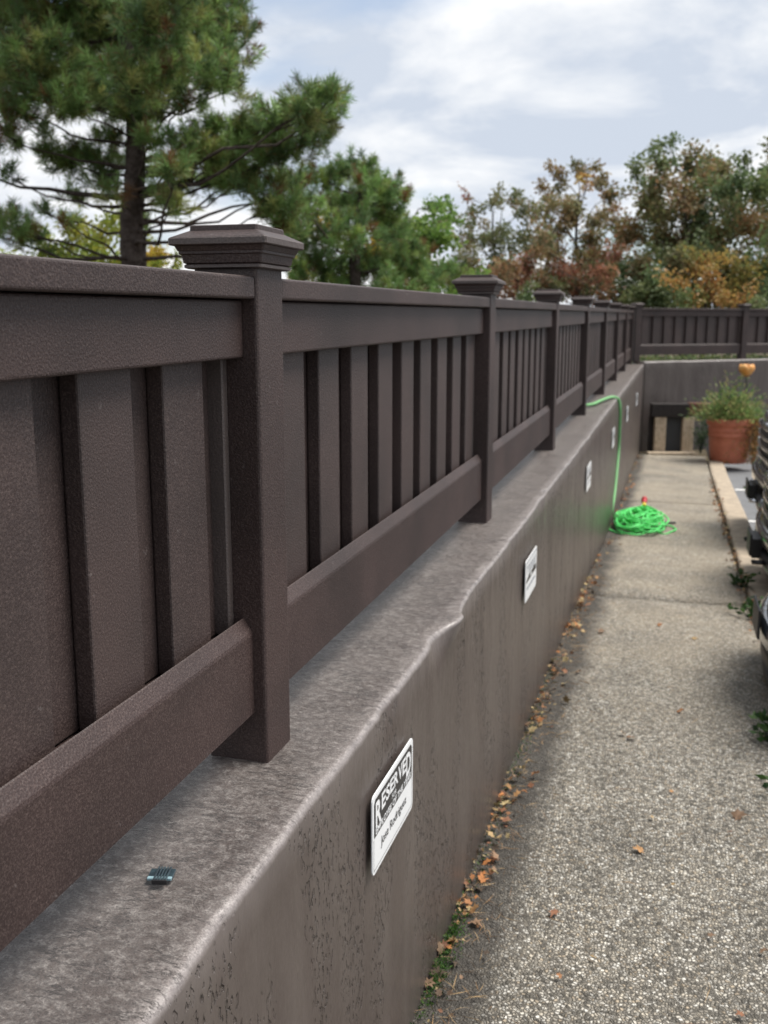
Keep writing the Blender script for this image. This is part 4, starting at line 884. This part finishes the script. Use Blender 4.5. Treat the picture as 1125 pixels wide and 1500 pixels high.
def broadleaf(name, base_px, Yt, pads, cols, label, leafL, dens, r_base=.12, wts=None, gap=0., trunk_top=None, m='leaf'):
    b = spot(base_px[0], base_px[1], Yt); b.z = .95; root = empty(name, b); tag(root, label, 'shrub' if 'shrub' in name else 'tree', None)
    top = spot(*(trunk_top or (base_px[0], min(p[1] for p in pads)+25)), Yt); mb = MB()
    trunk = limb(mb, b-Vector((0, 0, .3)), top, r_base, r_base*.25, 0, .05, 12, 8)
    C_ = []; D_ = []; K_ = []
    for pi, pd in enumerate(pads):
        px, py, r = pd[:3]; pc = pd[3] if len(pd) > 3 else cols
        Yp = Yt + RNG.normal(0, .9); c_ = spot(px, py, Yp); rw_ = r/FPX*Yp
        tgt = min(trunk[2:], key=lambda q: abs(q.z-(c_.z-.35*math.hypot(c_.x-q.x, c_.y-q.y)-.2))); P_ = limb(mb, tgt, c_, .008+.006*(c_-tgt).length, .005, .04, .10)
        k = max(3, int(5*rw_*rw_+3)); 
        for j in range(k):
            e = Vector(c_)+Vector(RNG.normal(0, .55, 3))*rw_; tw = limb(mb, P_[-3 if j % 2 else -1], e, .008, .003, .05, .12, 4, 3)
            mm_ = max(5, int(dens*rw_*rw_*3000/k)); tt_ = RNG.uniform(.2, 1.1, mm_); pa = np.array([tw[0]]); pb = np.array([tw[-1]])
            cc_ = pa+(pb-pa)*tt_[:, None]+RNG.normal(0, rw_*(.24-.1*gap), (mm_, 3)); C_.append(cc_); D_.append(cc_-pa+RNG.normal(0, .3, (mm_, 3)))
            tone = pick(pc, 1, .15, wts if pc is cols else None); K_.append(np.clip(tone*(1-.45)+.45*pick(pc, mm_, .2, wts if pc is cols else None), .004, .9))
    C_ = np.concatenate(C_); D_ = np.concatenate(D_); K_ = np.concatenate(K_); n = len(C_)
    V = [Vector(v)-b for v in mb.v]; link('trunk', MB().add((V, mb.f)).me('trunk', True), M['bark2'], root)
    link('crown', quads_mesh('crown', leaf_quads(C_, RNG.uniform(.7, 1.2, n)*leafL, RNG.uniform(.45, .7, n)*leafL, D_, .25)-np.array(b), K_), M[m], root)
    return root
YG = [(.20, .26, .04), (.26, .30, .05), (.32, .30, .05), (.13, .20, .04)]
GN = [(.13, .24, .055), (.17, .29, .06), (.10, .18, .05), (.22, .31, .07)]
OL = [(.15, .18, .075), (.19, .19, .085), (.11, .14, .06), (.22, .16, .085)]
RD = [(.34, .12, .075), (.28, .11, .08), (.36, .18, .10), (.22, .18, .085), (.18, .17, .07)]
OR = [(.40, .22, .07), (.44, .30, .09), (.36, .17, .06), (.27, .26, .08), (.20, .24, .08)]
DG = [(.12, .18, .075), (.15, .20, .075), (.19, .21, .085), (.09, .14, .065)]
BR = [(.30, .20, .10), (.24, .20, .10), (.34, .18, .09), (.19, .20, .085)]
YE = [(.50, .33, .04), (.44, .28, .05), (.40, .33, .06)]
broadleaf('yellow_green_tree', (150, 400), 17, [(75, 360, 30), (110, 340, 34), (150, 350, 36), (165, 325, 26), (100, 375, 36), (140, 380, 36), (180, 380, 36), (235, 370, 30, YE), (215, 385, 30, YE), (60, 390, 34), (190, 345, 26), (255, 390, 26), (30, 400, 30), (10, 380, 24)], YG, 'yellow green leafy tree glimpsed low behind the big pine trunk', .10, 1.0, .10, trunk_top=(150, 340))
broadleaf('green_tree', (600, 400), 17, [(545, 258, 22), (560, 285, 28), (575, 320, 34), (600, 345, 34), (560, 350, 34), (630, 320, 24), (640, 300, 16), (660, 310, 14), (625, 365, 34), (650, 345, 22), (580, 380, 38), (540, 378, 26, YE), (625, 405, 36), (470, 322, 22, YE), (500, 400, 30), (665, 390, 26), (552, 262, 14), (655, 425, 34), (690, 415, 24), (440, 390, 26, YE)], GN, 'bright green tree with yellow patches left of the second post cap', .11, 1.0, .10, trunk_top=(585, 300))
broadleaf('sparse_tree', (730, 420), 27, [(655, 330, 22), (690, 315, 24), (720, 300, 24), (745, 290, 22), (700, 345, 28), (735, 335, 28), (680, 370, 28), (720, 375, 32), (760, 350, 26), (700, 405, 30), (745, 400, 32), (768, 310, 20), (665, 400, 24), (690, 290, 12, RD), (655, 345, 14, RD)], OL, 'thin olive grey tree with sky showing through beyond the second cap', .11, .50, .08, gap=.8, trunk_top=(722, 310))
broadleaf('brown_green_tree', (850, 420), 26, [(770, 300, 24), (795, 280, 24), (820, 262, 24), (850, 255, 22), (880, 265, 22), (900, 285, 22), (810, 305, 28), (845, 295, 30), (880, 310, 28), (790, 335, 30), (830, 335, 32), (870, 345, 32), (905, 330, 26), (810, 370, 34, OL), (855, 375, 34), (895, 375, 32, DG), (775, 365, 26, OL), (840, 410, 36, RD), (885, 415, 34, DG), (790, 405, 32, OL), (865, 260, 16, OR)], BR+OL, 'rounded brownish green autumn tree in the middle of the far tree line', .11, .60, .09, gap=.6, trunk_top=(848, 290))
broadleaf('autumn_tree', (1010, 420), 25, [(985, 225, 14, DG), (965, 240, 18, DG), (1000, 245, 24), (1030, 240, 24), (1060, 245, 22), (930, 265, 20, DG), (960, 270, 28), (1000, 275, 32), (1040, 275, 32), (1075, 265, 26, DG), (1095, 240, 14, DG), (940, 300, 30), (985, 310, 34), (1030, 315, 34, DG), (1075, 305, 34, DG), (930, 340, 32), (975, 345, 36, BR), (1020, 350, 36), (1065, 345, 36), (1105, 330, 32), (945, 380, 36, DG), (990, 385, 36, DG), (1085, 385, 34), (950, 420, 36, DG), (1000, 425, 36, DG), (1060, 425, 34, DG), (1105, 280, 26, DG), (1112, 260, 16, DG), (1100, 400, 30, DG)], BR+DG+[(.24, .12, .05)], 'tallest dense green and russet tree at the right of the tree line', .115, .95, .10, trunk_top=(1005, 250))
broadleaf('russet_tree', (1160, 420), 25.5, [(1130, 260, 28), (1160, 240, 30), (1190, 260, 34), (1140, 300, 34), (1180, 310, 36), (1130, 345, 34), (1170, 360, 36), (1210, 340, 36), (1135, 390, 34, OR), (1180, 410, 36), (1125, 425, 30, DG)], BR+DG, 'green and russet tree cut off by the right edge of the photo', .115, .9, .09, trunk_top=(1160, 260))
broadleaf('red_shrub', (740, 440), 24, [(715, 420, 24, RD), (745, 425, 24, RD), (735, 405, 20), (765, 395, 24), (775, 425, 24), (700, 435, 20), (755, 440, 24)], RD, 'red autumn shrub just right of the second post cap', .09, .9, .06)
broadleaf('crimson_shrub', (865, 440), 23.5, [(800, 385, 26), (825, 400, 28), (860, 385, 26), (890, 395, 28), (845, 420, 30), (880, 430, 30), (910, 425, 24, DG), (905, 375, 20), (810, 425, 26, OL), (785, 410, 20)], RD+[(.12, .10, .04)], 'crimson autumn shrub above the third and fourth post caps', .09, .8, .06)
broadleaf('orange_shrub', (1035, 440), 22.8, [(1000, 400, 24), (1025, 385, 26), (1045, 405, 28), (1015, 425, 28), (1055, 430, 26), (1030, 440, 26), (990, 435, 22, DG), (1075, 445, 22), (1100, 462, 16), (960, 445, 22, DG), (1110, 440, 22, DG)], OR, 'orange and yellow shrub leaning over the far fence', .09, .95, .06)
broadleaf('dark_hedge_shrub', (960, 455), 22.5, [(930, 430, 24), (950, 445, 22), (975, 450, 22), (915, 445, 20), (1000, 455, 20), (1085, 455, 20), (1120, 450, 26)], DG, 'dark green shrub low behind the meeting point of the fences', .08, 1.1, .05)
broadleaf('mixed_shrub', (1000, 450), 23.2, [(905, 405, 26, DG), (935, 395, 26), (965, 405, 28, DG), (985, 380, 24, OL), (1075, 390, 28, DG), (1100, 410, 28, OR), (1125, 395, 30, DG), (1060, 370, 26, BR), (1110, 360, 26, OR), (1090, 430, 28, DG), (940, 430, 26, OL), (1125, 435, 28, OL), (970, 435, 24, DG)], OL+BR, 'mixed green and rust shrub filling the gap behind the orange one', .10, 1.0, .06)
broadleaf('low_shrub', (760, 440), 23.0, [(660, 420, 22, OL), (690, 400, 24, OL), (715, 385, 22, OL), (745, 380, 24, BR), (775, 375, 24, RD), (800, 415, 24, OL), (830, 430, 24, RD), (770, 435, 22, DG), (680, 435, 22, GN)], OL, 'low olive shrub between the second and third post caps', .10, .9, .05)
# ground cover behind the far wall, seen under the far fence
n = 4200; t = RNG.uniform(.1, 9, n); off = RNG.uniform(.36, 1.5, n)
c = np.stack([CORNER.x+BD.x*t-BN.x*off, CORNER.y+BD.y*t-BN.y*off, topz(CY)+RNG.uniform(-.10, .10, n)], 1)
gc = link('ground_cover', quads_mesh('ground_cover', leaf_quads(c, RNG.uniform(.05, .10, n), RNG.uniform(.03, .05, n)), pick(DG, n)), M['leaf'])
tag(gc, 'low dark green ground cover under the far fence', 'ground cover', kind='stuff')
